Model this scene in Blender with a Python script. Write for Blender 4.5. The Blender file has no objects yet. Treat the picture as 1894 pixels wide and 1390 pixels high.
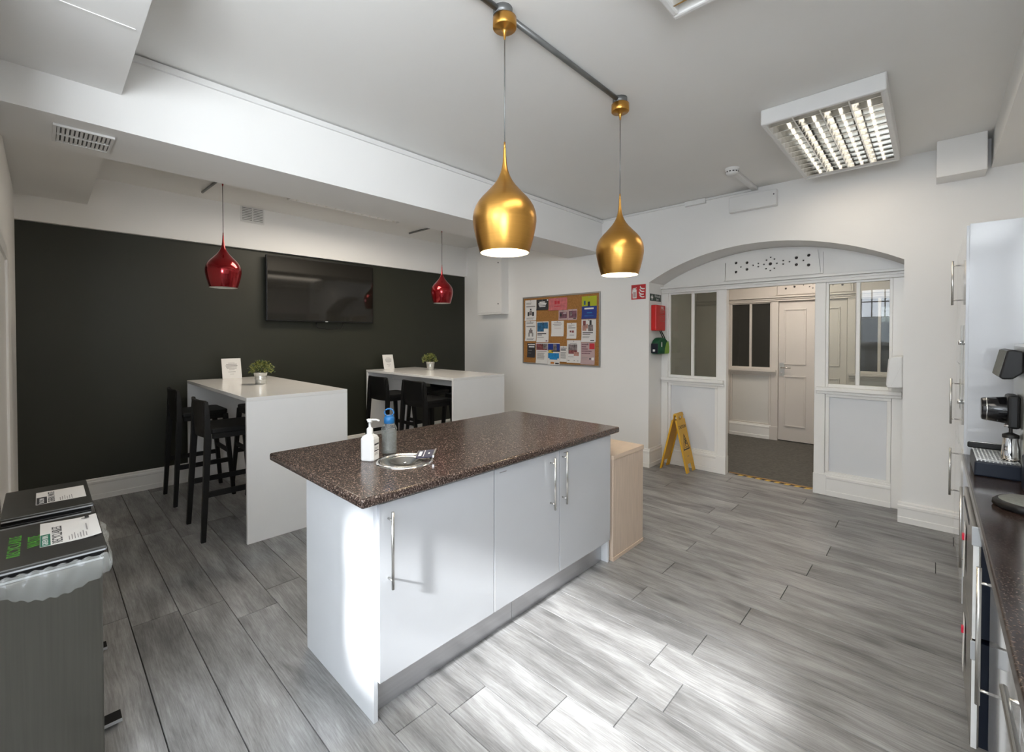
import bpy, bmesh, math, random
from mathutils import Vector, Matrix
S = bpy.context.scene
COL = S.collection
rad = math.radians

# ------------------------------------------------------------------ camera, light, exposure
F_PX, CX, CY, W, H = 822.967, 931.27, 635.28, 1894.0, 1390.0
EYE = 1.53
yaw, pitch = -0.76797, -0.01389
fw = Vector((math.sin(yaw) * math.cos(pitch), math.cos(yaw) * math.cos(pitch), math.sin(pitch)))
rt = Vector((math.cos(yaw), -math.sin(yaw), 0))
up = rt.cross(fw)
cd = bpy.data.cameras.new('camera')
cam = bpy.data.objects.new('camera', cd)
COL.objects.link(cam)
cam.matrix_world = Matrix(((rt.x, up.x, -fw.x, 0), (rt.y, up.y, -fw.y, 0), (rt.z, up.z, -fw.z, EYE), (0, 0, 0, 1)))
cd.sensor_width = 36
cd.lens = F_PX / W * 36
cd.shift_x = -(CX - W / 2) / W
cd.shift_y = (CY - H / 2) / W
cd.clip_start = 0.03
S.camera = cam

S.view_settings.view_transform = 'Standard'
S.view_settings.look = 'None'
S.view_settings.gamma = 1
S.view_settings.use_curve_mapping = False
S.view_settings.exposure = 0.26

wd = bpy.data.worlds.new('sky')
S.world = wd
wd.use_nodes = True
bg = wd.node_tree.nodes['Background']
bg.inputs[0].default_value = (0.80, 0.88, 1.0, 1)
bg.inputs[1].default_value = 6.0


def lamp(name, kind, loc, energy, color=(1, 1, 1), target=None, size=None, size_y=None, angle=None, radius=None, spread=None):
    d = bpy.data.lights.new(name, kind)
    d.energy = energy
    d.color = color
    if kind == 'AREA':
        d.shape = 'RECTANGLE'
        d.size = size
        d.size_y = size_y or size
        if spread:
            d.spread = spread
    if angle is not None:
        d.angle = angle
    if radius is not None:
        d.shadow_soft_size = radius
    o = bpy.data.objects.new(name, d)
    o.location = loc
    if target is not None:
        o.rotation_euler = (Vector(target) - Vector(loc)).to_track_quat('-Z', 'Y').to_euler()
    COL.objects.link(o)
    return o


# sun through the window behind the camera, soft hazy disc
lamp('sun', 'SUN', (1, -6, 5), 14.0, (0.965, 0.985, 1.0), target=(1 - 0.17, -5, 5 - 0.55), angle=rad(3.0))
# daylight entering by the same window, plus an added side fill aimed up at ceiling and beam
lamp('window_daylight', 'AREA', (-0.45, -2.58, 2.32), 28, (0.88, 0.94, 1.0), target=(-0.6, 0.8, 2.1), size=1.6, size_y=0.65)
lamp('side_fill_light', 'AREA', (0.93, -1.3, 1.9), 105, (0.90, 0.955, 1.0), target=(-1.57, -0.6, 4.2), size=1.8, size_y=1.4, spread=rad(118))
# ceiling fittings
WARM = (1.0, 0.88, 0.72)
lamp('fitting_light_far', 'AREA', (-0.51, 3.99, 2.905), 6.5, WARM, target=(-0.51, 3.99, 0), size=0.56, size_y=1.28)
lamp('fitting_light_near', 'AREA', (-0.51, 1.24, 2.905), 10, (1.0, 0.93, 0.84), target=(-0.51, 1.24, 0), size=0.56, size_y=1.28)
lamp('alcove_fitting_light', 'AREA', (-4.35, 2.38, 2.905), 31, WARM, target=(-4.35, 2.38, 0), size=0.56, size_y=1.28)
lamp('hall_fill_light', 'AREA', (-1.3, 6.6, 2.72), 21, (1.0, 0.90, 0.79), target=(-1.3, 6.6, 0), size=0.5, size_y=0.5)  # no fitting here; area lamp added to light the hall

# ------------------------------------------------------------------ materials


def mat(name, color, rough=0.5, metal=0.0, var=0.04, scale=8.0, bump=0.0, bscale=60.0, emit=None, estr=0.0, coat=0.0, spec=0.5, stretch=None, objvar=0.0):
    m = bpy.data.materials.new(name)
    m.use_nodes = True
    nt = m.node_tree
    N, L = nt.nodes, nt.links
    b = N['Principled BSDF']
    b.inputs['Roughness'].default_value = rough
    b.inputs['Metallic'].default_value = metal
    b.inputs['Specular IOR Level'].default_value = spec
    if coat:
        b.inputs['Coat Weight'].default_value = coat
        b.inputs['Coat Roughness'].default_value = 0.04
    tc = N.new('ShaderNodeTexCoord')
    mp = N.new('ShaderNodeMapping')
    L.new(tc.outputs['Object'], mp.inputs['Vector'])
    if stretch:
        mp.inputs['Scale'].default_value = stretch
    nz = N.new('ShaderNodeTexNoise')
    nz.inputs['Scale'].default_value = scale
    nz.inputs['Detail'].default_value = 3
    L.new(mp.outputs['Vector'], nz.inputs['Vector'])
    mr = N.new('ShaderNodeMapRange')
    mr.inputs['From Min'].default_value = 0.25
    mr.inputs['From Max'].default_value = 0.75
    mr.inputs['To Min'].default_value = 1 - var
    mr.inputs['To Max'].default_value = 1 + var
    L.new(nz.outputs['Fac'], mr.inputs['Value'])
    mx = N.new('ShaderNodeVectorMath')
    mx.operation = 'SCALE'
    mx.inputs[0].default_value = color[:3]
    L.new(mr.outputs['Result'], mx.inputs['Scale'])
    L.new(mx.outputs['Vector'], b.inputs['Base Color'])
    if bump:
        n2 = N.new('ShaderNodeTexNoise')
        n2.inputs['Scale'].default_value = bscale
        n2.inputs['Detail'].default_value = 2
        L.new(mp.outputs['Vector'], n2.inputs['Vector'])
        bp = N.new('ShaderNodeBump')
        bp.inputs['Strength'].default_value = bump
        bp.inputs['Distance'].default_value = 0.003
        L.new(n2.outputs['Fac'], bp.inputs['Height'])
        L.new(bp.outputs['Normal'], b.inputs['Normal'])
    if emit:
        b.inputs['Emission Color'].default_value = (*emit, 1)
        b.inputs['Emission Strength'].default_value = estr
    return m


def pane_mat(name, tint=(1, 1, 1), ior=1.5, rough=0.0, haze=0.0, hazecol=(0.5, 0.5, 0.5)):
    m = bpy.data.materials.new(name)
    m.use_nodes = True
    nt = m.node_tree
    N, L = nt.nodes, nt.links
    out = N['Material Output']
    N.remove(N['Principled BSDF'])
    tr = N.new('ShaderNodeBsdfTransparent')
    tr.inputs['Color'].default_value = (*tint, 1)
    gl = N.new('ShaderNodeBsdfGlossy')
    gl.inputs['Roughness'].default_value = rough
    fr = N.new('ShaderNodeFresnel')
    fr.inputs['IOR'].default_value = ior
    mx = N.new('ShaderNodeMixShader')
    ge = N.new('ShaderNodeNewGeometry')
    iv = N.new('ShaderNodeMath'); iv.operation = 'SUBTRACT'; iv.inputs[0].default_value = 1.0
    L.new(ge.outputs['Backfacing'], iv.inputs[1])
    ml = N.new('ShaderNodeMath'); ml.operation = 'MULTIPLY'
    L.new(fr.outputs['Fac'], ml.inputs[0]); L.new(iv.outputs[0], ml.inputs[1])
    L.new(ml.outputs[0], mx.inputs[0])
    L.new(tr.outputs[0], mx.inputs[1])
    L.new(gl.outputs[0], mx.inputs[2])
    last = mx
    if haze:
        df = N.new('ShaderNodeBsdfDiffuse')
        nz = N.new('ShaderNodeTexNoise')
        nz.inputs['Scale'].default_value = 3
        mr = N.new('ShaderNodeMapRange')
        mr.inputs['To Min'].default_value = haze * 0.8
        mr.inputs['To Max'].default_value = haze * 1.2
        L.new(nz.outputs['Fac'], mr.inputs['Value'])
        df.inputs['Color'].default_value = (*hazecol, 1)
        m2 = N.new('ShaderNodeMixShader')
        L.new(mr.outputs['Result'], m2.inputs[0])
        L.new(mx.outputs[0], m2.inputs[1])
        L.new(df.outputs[0], m2.inputs[2])
        last = m2
    L.new(last.outputs[0], out.inputs['Surface'])
    return m


def plank_mat():
    m = bpy.data.materials.new('grey_oak_laminate')
    m.use_nodes = True
    nt = m.node_tree
    N, L = nt.nodes, nt.links
    b = N['Principled BSDF']
    tc = N.new('ShaderNodeTexCoord')
    oi = N.new('ShaderNodeObjectInfo')
    sc = N.new('ShaderNodeVectorMath'); sc.operation = 'SCALE'
    sc.inputs[0].default_value = (37.0, 53.0, 19.0)
    L.new(oi.outputs['Random'], sc.inputs['Scale'])
    ad = N.new('ShaderNodeVectorMath'); ad.operation = 'ADD'
    L.new(tc.outputs['Object'], ad.inputs[0]); L.new(sc.outputs['Vector'], ad.inputs[1])
    # warped coordinates for cathedral grain
    wn = N.new('ShaderNodeTexNoise'); wn.inputs['Scale'].default_value = 2.2; wn.inputs['Detail'].default_value = 1
    L.new(ad.outputs['Vector'], wn.inputs['Vector'])
    wsub = N.new('ShaderNodeVectorMath'); wsub.operation = 'MULTIPLY'
    wsub.inputs[1].default_value = (0.0, 0.10, 0.0)
    L.new(wn.outputs['Color'], wsub.inputs[0])
    wa = N.new('ShaderNodeVectorMath'); wa.operation = 'ADD'
    L.new(ad.outputs['Vector'], wa.inputs[0]); L.new(wsub.outputs['Vector'], wa.inputs[1])
    m1 = N.new('ShaderNodeMapping'); m1.inputs['Scale'].default_value = (1.0, 5.0, 1.0)
    L.new(wa.outputs['Vector'], m1.inputs['Vector'])
    n1 = N.new('ShaderNodeTexNoise'); n1.inputs['Scale'].default_value = 1.9; n1.inputs['Detail'].default_value = 6; n1.inputs['Roughness'].default_value = 0.62
    L.new(m1.outputs['Vector'], n1.inputs['Vector'])
    m2 = N.new('ShaderNodeMapping'); m2.inputs['Scale'].default_value = (4.0, 80.0, 1.0)
    w2 = N.new('ShaderNodeVectorMath'); w2.operation = 'MULTIPLY'; w2.inputs[1].default_value = (0.0, 0.028, 0.0)
    L.new(wn.outputs['Color'], w2.inputs[0])
    wb = N.new('ShaderNodeVectorMath'); wb.operation = 'ADD'
    L.new(ad.outputs['Vector'], wb.inputs[0]); L.new(w2.outputs['Vector'], wb.inputs[1])
    L.new(wb.outputs['Vector'], m2.inputs['Vector'])
    n2 = N.new('ShaderNodeTexNoise'); n2.inputs['Scale'].default_value = 2.0; n2.inputs['Detail'].default_value = 5; n2.inputs['Roughness'].default_value = 0.7
    L.new(m2.outputs['Vector'], n2.inputs['Vector'])
    mixf = N.new('ShaderNodeMath'); mixf.operation = 'MULTIPLY_ADD'; mixf.inputs[1].default_value = 0.40
    L.new(n2.outputs['Fac'], mixf.inputs[0])
    h = N.new('ShaderNodeMath'); h.operation = 'MULTIPLY'; h.inputs[1].default_value = 0.64
    L.new(n1.outputs['Fac'], h.inputs[0]); L.new(h.outputs[0], mixf.inputs[2])
    cr = N.new('ShaderNodeValToRGB')
    e = cr.color_ramp.elements
    e[0].position = 0.36; e[0].color = (0.125, 0.123, 0.124, 1)
    e[1].position = 0.68; e[1].color = (0.43, 0.43, 0.43, 1)
    x = cr.color_ramp.elements.new(0.47); x.color = (0.215, 0.212, 0.210, 1)
    x = cr.color_ramp.elements.new(0.56); x.color = (0.30, 0.298, 0.296, 1)
    L.new(mixf.outputs[0], cr.inputs['Fac'])
    # knots
    m3 = N.new('ShaderNodeMapping'); m3.inputs['Scale'].default_value = (1.4, 4.2, 1.0)
    L.new(wa.outputs['Vector'], m3.inputs['Vector'])
    vo = N.new('ShaderNodeTexVoronoi'); vo.inputs['Scale'].default_value = 1.3
    L.new(m3.outputs['Vector'], vo.inputs['Vector'])
    kr = N.new('ShaderNodeMapRange'); kr.inputs['From Min'].default_value = 0.0; kr.inputs['From Max'].default_value = 0.2
    kr.inputs['To Min'].default_value = 0.42; kr.inputs['To Max'].default_value = 1.0
    L.new(vo.outputs['Distance'], kr.inputs['Value'])
    pv = N.new('ShaderNodeMapRange'); pv.inputs['To Min'].default_value = 0.86; pv.inputs['To Max'].default_value = 1.1
    L.new(oi.outputs['Random'], pv.inputs['Value'])
    mm = N.new('ShaderNodeMath'); mm.operation = 'MULTIPLY'
    L.new(kr.outputs['Result'], mm.inputs[0]); L.new(pv.outputs['Result'], mm.inputs[1])
    fin = N.new('ShaderNodeVectorMath'); fin.operation = 'SCALE'
    L.new(cr.outputs['Color'], fin.inputs[0]); L.new(mm.outputs[0], fin.inputs['Scale'])
    L.new(fin.outputs['Vector'], b.inputs['Base Color'])
    b.inputs['Roughness'].default_value = 0.42
    bp = N.new('ShaderNodeBump'); bp.inputs['Strength'].default_value = 0.25; bp.inputs['Distance'].default_value = 0.002
    L.new(n2.outputs['Fac'], bp.inputs['Height']); L.new(bp.outputs['Normal'], b.inputs['Normal'])
    return m


def speckle_mat(name, base, spot, spot2, rough=0.22):
    m = bpy.data.materials.new(name)
    m.use_nodes = True
    nt = m.node_tree
    N, L = nt.nodes, nt.links
    b = N['Principled BSDF']
    tc = N.new('ShaderNodeTexCoord')
    n1 = N.new('ShaderNodeTexNoise'); n1.inputs['Scale'].default_value = 120; n1.inputs['Detail'].default_value = 2
    n2 = N.new('ShaderNodeTexNoise'); n2.inputs['Scale'].default_value = 170; n2.inputs['Detail'].default_value = 1
    L.new(tc.outputs['Object'], n1.inputs['Vector']); L.new(tc.outputs['Object'], n2.inputs['Vector'])
    c1 = N.new('ShaderNodeValToRGB')
    c1.color_ramp.elements[0].position = 0.47; c1.color_ramp.elements[0].color = (*base, 1)
    c1.color_ramp.elements[1].position = 0.66; c1.color_ramp.elements[1].color = (*spot, 1)
    L.new(n1.outputs['Fac'], c1.inputs['Fac'])
    c2 = N.new('ShaderNodeMapRange'); c2.inputs['From Min'].default_value = 0.58; c2.inputs['From Max'].default_value = 0.66
    L.new(n2.outputs['Fac'], c2.inputs['Value'])
    mx = N.new('ShaderNodeMix'); mx.data_type = 'RGBA'
    L.new(c2.outputs['Result'], mx.inputs['Factor']); L.new(c1.outputs['Color'], mx.inputs['A'])
    mx.inputs['B'].default_value = (*spot2, 1)
    L.new(mx.outputs['Result'], b.inputs['Base Color'])
    b.inputs['Roughness'].default_value = rough
    return m


M = dict(
    wall=mat('white_emulsion', (0.86, 0.855, 0.84), 0.62, var=0.02, scale=1.5, bump=0.12, bscale=45),
    ceil=mat('ceiling_paint', (0.86, 0.855, 0.835), 0.7, var=0.02, scale=1.2, bump=0.08, bscale=40),
    trim=mat('white_gloss_paint', (0.87, 0.86, 0.835), 0.3, var=0.015, scale=3),
    green=mat('dark_green_emulsion', (0.0185, 0.0205, 0.0125), 0.48, var=0.06, scale=1.5, bump=0.1, bscale=45),
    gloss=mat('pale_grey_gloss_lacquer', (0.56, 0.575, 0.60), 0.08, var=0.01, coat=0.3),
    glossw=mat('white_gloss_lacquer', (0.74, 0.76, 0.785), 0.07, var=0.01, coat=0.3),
    mel=mat('white_melamine', (0.80, 0.80, 0.795), 0.3, var=0.01),
    tabletop=mat('white_table_laminate', (0.80, 0.795, 0.78), 0.16, var=0.01),
    steel=mat('brushed_steel', (0.60, 0.60, 0.58), 0.32, 1.0, var=0.06, scale=3, stretch=(40, 40, 1)),
    steelh=mat('satin_steel_bar', (0.66, 0.65, 0.62), 0.25, 1.0, var=0.03),
    binsteel=mat('bin_steel', (0.165, 0.16, 0.14), 0.34, 1.0, var=0.06, scale=3, stretch=(40, 40, 1)),
    binlid=mat('bin_lid_steel', (0.10, 0.10, 0.095), 0.42, 0.85, var=0.05, scale=4),
    lidsteel=mat('spun_steel', (0.42, 0.415, 0.40), 0.27, 1.0, var=0.05),
    chrome=mat('chrome', (0.8, 0.8, 0.8), 0.08, 1.0, var=0.01),
    galv=mat('galvanised', (0.62, 0.63, 0.61), 0.33, 0.9, var=0.08, scale=20),
    conduit=mat('grey_conduit', (0.20, 0.205, 0.205), 0.4, 0.6, var=0.12, scale=12),
    gold=mat('brushed_gold', (0.60, 0.315, 0.075), 0.29, 1.0, var=0.05, scale=5, stretch=(1, 1, 60)),
    red=mat('metallic_red', (0.28, 0.005, 0.010), 0.14, 0.75, var=0.03, coat=0.6),
    shadein=mat('shade_inner_white', (0.85, 0.83, 0.76), 0.5),
    bulb=mat('lit_bulb', (1, 0.9, 0.7), 0.4, emit=(1.0, 0.86, 0.60), estr=26),
    bulboff=mat('unlit_bulb', (0.8, 0.8, 0.78), 0.25),
    cord=mat('dark_cord', (0.03, 0.03, 0.03), 0.5),
    black=mat('black_plastic', (0.006, 0.006, 0.0065), 0.42, var=0.1, spec=0.35),
    blackg=mat('black_gloss', (0.006, 0.006, 0.007), 0.1, var=0.05),
    stool=mat('black_polypropylene', (0.006, 0.006, 0.006), 0.5, var=0.1, bump=0.05, bscale=200, spec=0.3),
    screen=mat('tv_screen', (0.010, 0.009, 0.007), 0.06, var=0.05, spec=0.6),
    cork=mat('cork', (0.36, 0.17, 0.045), 0.85, var=0.22, scale=60, bump=0.3, bscale=150),
    frame=mat('grey_alu_frame', (0.33, 0.32, 0.30), 0.4, 0.5),
    paper=mat('paper', (0.74, 0.73, 0.715), 0.7, var=0.015),
    ink=mat('ink', (0.03, 0.03, 0.035), 0.7),
    inkg=mat('grey_ink', (0.28, 0.27, 0.27), 0.7),
    navy=mat('navy', (0.012, 0.014, 0.05), 0.45),
    white=mat('white_plastic', (0.80, 0.80, 0.79), 0.32, var=0.015),
    whitep=mat('white_print', (0.78, 0.78, 0.77), 0.6),
    signred=mat('sign_red', (0.50, 0.010, 0.018), 0.4),
    boxred=mat('red_box', (0.62, 0.014, 0.014), 0.32),
    signgreen=mat('sign_green', (0.014, 0.040, 0.026), 0.45),
    aed=mat('green_nylon', (0.004, 0.085, 0.035), 0.6, bump=0.2, bscale=300),
    lime=mat('lime', (0.24, 0.42, 0.07), 0.6),
    yellow=mat('yellow_plastic', (0.72, 0.40, 0.028), 0.38, var=0.05),
    oak=mat('pale_beech', (0.64, 0.515, 0.41), 0.45, var=0.10, scale=6, stretch=(14, 14, 0.8)),
    oakedge=mat('pale_beech_edge', (0.68, 0.54, 0.42), 0.45, var=0.06, scale=6, stretch=(2, 2, 20)),
    plinth=mat('brushed_plinth', (0.56, 0.56, 0.575), 0.36, 0.75, var=0.05, scale=3, stretch=(1, 1, 30)),
    counter=speckle_mat('brown_speckled_laminate', (0.034, 0.022, 0.018), (0.115, 0.078, 0.064), (0.30, 0.23, 0.195), 0.2),
    counter2=speckle_mat('brown_speckled_worktop', (0.018, 0.010, 0.008), (0.030, 0.018, 0.014), (0.10, 0.07, 0.055), 0.16),
    carpet=mat('grey_carpet', (0.105, 0.10, 0.088), 0.95, var=0.25, scale=35, bump=0.5, bscale=250),
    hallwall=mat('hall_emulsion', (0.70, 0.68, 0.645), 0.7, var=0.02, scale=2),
    brass=mat('brass_strip', (0.5, 0.3, 0.12), 0.35, 0.9),
    hazard=mat('hazard_yellow', (0.75, 0.50, 0.08), 0.5),
    pane=pane_mat('clear_glazing', (0.86, 0.88, 0.85)),
    obsc=pane_mat('grey_hazed_glazing', (0.62, 0.64, 0.60), haze=0.2, hazecol=(0.13, 0.127, 0.115)),  # grey tint with a dark grey diffuse mix
    clear=pane_mat('clear_plastic', (0.93, 0.95, 0.95), 1.5, rough=0.03, haze=0.10, hazecol=(0.75, 0.78, 0.78)),
    water=pane_mat('water', (0.86, 0.88, 0.87), 1.1, rough=0.05, haze=0.38, hazecol=(0.30, 0.31, 0.30)),
    liner=pane_mat('bin_liner_film', (0.93, 0.94, 0.93), 1.5, rough=0.12, haze=0.22, hazecol=(0.75, 0.77, 0.75)),
    blue=mat('blue_plastic', (0.015, 0.15, 0.40), 0.35),
    leaf=mat('box_leaf', (0.20, 0.21, 0.05), 0.5, var=0.5, scale=40),
    leafd=mat('dark_leaf', (0.04, 0.07, 0.02), 0.5, var=0.4, scale=40),
    soil=mat('soil', (0.02, 0.014, 0.01), 0.9),
    tube=mat('fluorescent_tube', (1, 1, 1), 0.4, emit=(1.0, 0.95, 0.86), estr=1.3),
    mirror=mat('louvre_aluminium', (0.86, 0.85, 0.82), 0.09, 1.0, var=0.04, scale=10),
    vent=mat('vent_plastic', (0.76, 0.755, 0.74), 0.5),
    dado=mat('daylit_panel_paint', (0.74, 0.755, 0.775), 0.45, var=0.015, scale=3),  # bluish daylight cast mixed into the panel colour
    ventgap=mat('vent_gap', (0.20, 0.20, 0.195), 0.8),
    dark=mat('dark_void', (0.02, 0.02, 0.02), 0.9),
    hole=mat('shadow_gap', (0.05, 0.045, 0.042), 0.8),
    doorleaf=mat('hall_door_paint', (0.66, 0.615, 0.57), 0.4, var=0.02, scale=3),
    gmark=mat('green_print', (0.075, 0.34, 0.03), 0.5),
    tealp=mat('teal_print', (0.02, 0.17, 0.11), 0.5),
    pink=mat('pink_print', (0.56, 0.155, 0.165), 0.7, var=0.25, scale=25),
    limep=mat('lime_print', (0.42, 0.46, 0.02), 0.7),
    bluep=mat('blue_print', (0.010, 0.035, 0.24), 0.6),
    photo1=mat('blue_photo_print', (0.02, 0.11, 0.23), 0.6, var=0.85, scale=25),
    photo2=mat('red_photo_print', (0.20, 0.06, 0.06), 0.6, var=0.85, scale=25),
    photo3=mat('purple_photo_print', (0.17, 0.075, 0.105), 0.6, var=0.6, scale=25),
    photo4=mat('grey_photo_print', (0.20, 0.17, 0.17), 0.6, var=0.8, scale=30),
    skin=mat('warm_photo_print', (0.42, 0.22, 0.18), 0.6, var=0.4, scale=25),
    cyan=mat('cyan_print', (0.01, 0.21, 0.50), 0.6, var=0.3, scale=30),
    lilac=mat('lilac_print', (0.50, 0.36, 0.36), 0.7, var=0.05),
    redp=mat('red_print', (0.55, 0.03, 0.045), 0.6),
    orange=mat('orange_print', (0.50, 0.20, 0.05), 0.6),
    yellowp=mat('yellow_print', (0.62, 0.45, 0.05), 0.6),
    ground=mat('outside_paving', (0.34, 0.33, 0.31), 0.9, var=0.1),
    silver=mat('silver_plastic', (0.50, 0.52, 0.54), 0.38, 0.3),
    applsteel=mat('appliance_steel', (0.46, 0.44, 0.41), 0.26, 1.0, var=0.05, scale=3, stretch=(1, 1, 30)),
    navyp=mat('navy_plastic', (0.006, 0.010, 0.020), 0.4, spec=0.3),
    magenta=mat('tag_red', (0.60, 0.010, 0.045), 0.4),
    padgrey=mat('grey_pad', (0.15, 0.155, 0.14), 0.6, var=0.2, scale=60),
)


def frost_mat():
    m = bpy.data.materials.new('frosted_film')
    m.use_nodes = True
    N, L = m.node_tree.nodes, m.node_tree.links
    N.remove(N['Principled BSDF'])
    nz = N.new('ShaderNodeTexNoise'); nz.inputs['Scale'].default_value = 4
    cr = N.new('ShaderNodeValToRGB')
    cr.color_ramp.elements[0].color = (0.74, 0.77, 0.80, 1); cr.color_ramp.elements[1].color = (0.80, 0.82, 0.85, 1)
    L.new(nz.outputs['Fac'], cr.inputs['Fac'])
    tl = N.new('ShaderNodeBsdfTranslucent'); df = N.new('ShaderNodeBsdfDiffuse')
    L.new(cr.outputs['Color'], tl.inputs['Color']); L.new(cr.outputs['Color'], df.inputs['Color'])
    mx = N.new('ShaderNodeMixShader'); mx.inputs[0].default_value = 0.4
    L.new(tl.outputs[0], mx.inputs[1]); L.new(df.outputs[0], mx.inputs[2])
    L.new(mx.outputs[0], N['Material Output'].inputs['Surface'])
    return m


M['frost'] = frost_mat()
M['plank'] = plank_mat()

# ------------------------------------------------------------------ mesh helpers
ORG = {}


class MB:
    def __init__(s):
        s.bm = bmesh.new()

    def face(s, pts, mi=0):
        f = s.bm.faces.new([s.bm.verts.new(p) for p in pts])
        f.material_index = mi
        return f

    def hexa(s, P, mi=0):
        v = [s.bm.verts.new(p) for p in P]
        for q in ((0, 3, 2, 1), (4, 5, 6, 7), (0, 1, 5, 4), (1, 2, 6, 5), (2, 3, 7, 6), (3, 0, 4, 7)):
            f = s.bm.faces.new([v[i] for i in q])
            f.material_index = mi

    def box(s, x0, x1, y0, y1, z0, z1, mi=0):
        x0, x1 = sorted((x0, x1)); y0, y1 = sorted((y0, y1)); z0, z1 = sorted((z0, z1))
        s.hexa([(x0, y0, z0), (x1, y0, z0), (x1, y1, z0), (x0, y1, z0), (x0, y0, z1), (x1, y0, z1), (x1, y1, z1), (x0, y1, z1)], mi)
        return s

    def cyl(s, p0, p1, r, n=14, r2=None, mi=0, caps=True):
        p0, p1 = Vector(p0), Vector(p1)
        r2 = r if r2 is None else r2
        d = (p1 - p0).normalized()
        a = d.orthogonal().normalized()
        b = d.cross(a)
        A = [s.bm.verts.new(p0 + (a * math.cos(t) + b * math.sin(t)) * r) for t in [2 * math.pi * i / n for i in range(n)]]
        B = [s.bm.verts.new(p1 + (a * math.cos(t) + b * math.sin(t)) * r2) for t in [2 * math.pi * i / n for i in range(n)]]
        for i in range(n):
            f = s.bm.faces.new((A[i], A[(i + 1) % n], B[(i + 1) % n], B[i]))
            f.material_index = mi
            f.smooth = True
        if caps:
            s.bm.faces.new(A[::-1]).material_index = mi
            s.bm.faces.new(B).material_index = mi
        return s

    def lathe(s, prof, c=(0, 0, 0), n=40, mi=0, cap0=False, cap1=False):
        rings = []
        for r, z in prof:
            rings.append([s.bm.verts.new((c[0] + r * math.cos(2 * math.pi * i / n), c[1] + r * math.sin(2 * math.pi * i / n), c[2] + z)) for i in range(n)])
        for A, B in zip(rings, rings[1:]):
            for i in range(n):
                f = s.bm.faces.new((A[i], A[(i + 1) % n], B[(i + 1) % n], B[i]))
                f.material_index = mi
                f.smooth = True
        if cap0:
            s.bm.faces.new(rings[0][::-1]).material_index = mi
        if cap1:
            s.bm.faces.new(rings[-1]).material_index = mi
        return s

    def prism(s, poly, axis, lo, hi, mi=0):
        def P(a, b, t):
            return {'x': (t, a, b), 'y': (a, t, b), 'z': (a, b, t)}[axis]
        A = [s.bm.verts.new(P(a, b, lo)) for a, b in poly]
        B = [s.bm.verts.new(P(a, b, hi)) for a, b in poly]
        n = len(poly)
        for i in range(n):
            s.bm.faces.new((A[i], A[(i + 1) % n], B[(i + 1) % n], B[i])).material_index = mi
        s.bm.faces.new(A[::-1]).material_index = mi
        s.bm.faces.new(B).material_index = mi
        return s

    def tube(s, pts, r, n=8, mi=0):
        pts = [Vector(p) for p in pts]
        rings = []
        for i, p in enumerate(pts):
            d = (pts[min(i + 1, len(pts) - 1)] - pts[max(i - 1, 0)]).normalized()
            ref = Vector((0, 0, 1)) if abs(d.z) < 0.95 else Vector((1, 0, 0))
            a = d.cross(ref).normalized()
            b = d.cross(a)
            rings.append([s.bm.verts.new(p + (a * math.cos(2 * math.pi * k / n) + b * math.sin(2 * math.pi * k / n)) * r) for k in range(n)])
        for A, B in zip(rings, rings[1:]):
            for i in range(n):
                f = s.bm.faces.new((A[i], A[(i + 1) % n], B[(i + 1) % n], B[i]))
                f.material_index = mi
                f.smooth = True
        s.bm.faces.new(rings[0][::-1]).material_index = mi
        s.bm.faces.new(rings[-1]).material_index = mi
        return s

    def build(s, name, mats, parent=None, bevel=0.0, seg=2, org=None, rot=None):
        mats = mats if isinstance(mats, (list, tuple)) else [mats]
        bmesh.ops.recalc_face_normals(s.bm, faces=s.bm.faces)
        if parent is not None:
            o0 = Vector(ORG[parent.name])
        elif org is not None:
            o0 = Vector(org)
        else:
            vs = [v.co for v in s.bm.verts]
            o0 = Vector(((min(v.x for v in vs) + max(v.x for v in vs)) / 2, (min(v.y for v in vs) + max(v.y for v in vs)) / 2, min(v.z for v in vs)))
        for v in s.bm.verts:
            v.co -= o0
        me = bpy.data.meshes.new(name)
        s.bm.to_mesh(me)
        s.bm.free()
        for m in mats:
            me.materials.append(m)
        o = bpy.data.objects.new(name, me)
        COL.objects.link(o)
        ORG[o.name] = o0
        if parent is not None:
            o.parent = parent
        else:
            o.location = o0
        if bevel:
            md = o.modifiers.new('bevel', 'BEVEL')
            md.width = bevel
            md.segments = seg
            md.limit_method = 'ANGLE'
            md.angle_limit = rad(35)
            md.harden_normals = False
        return o


def thing(name, label, cat, loc=(0, 0, 0), rotz=0, group=None):
    o = bpy.data.objects.new(name, None)
    o.empty_display_size = 0.1
    COL.objects.link(o)
    o.location = loc
    o.rotation_euler = (0, 0, rotz)
    o['label'] = label
    o['category'] = cat
    if group:
        o['group'] = group
    ORG[o.name] = Vector(loc)
    return o


def tag(o, label, cat, group=None):
    o['label'] = label
    o['category'] = cat
    if group:
        o['group'] = group
    return o


def struct(o):
    o['kind'] = 'structure'
    return o


def sroot(name, loc=(0, 0, 0)):
    o = bpy.data.objects.new(name, None)
    o.empty_display_size = 0.1
    COL.objects.link(o)
    o.location = loc
    o['kind'] = 'structure'
    ORG[o.name] = Vector(loc)
    return o


def dup(root, loc, rotz=None, label=None):
    r = root.copy()
    COL.objects.link(r)
    r.location = loc
    if rotz is not None:
        r.rotation_euler = (0, 0, rotz)
    if label:
        r['label'] = label
    ORG[r.name] = Vector(loc)
    for ch in list(root.children):
        c = ch.copy()
        COL.objects.link(c)
        c.parent = r
        for g in list(ch.children):
            d = g.copy()
            COL.objects.link(d)
            d.parent = c
    return r


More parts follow.
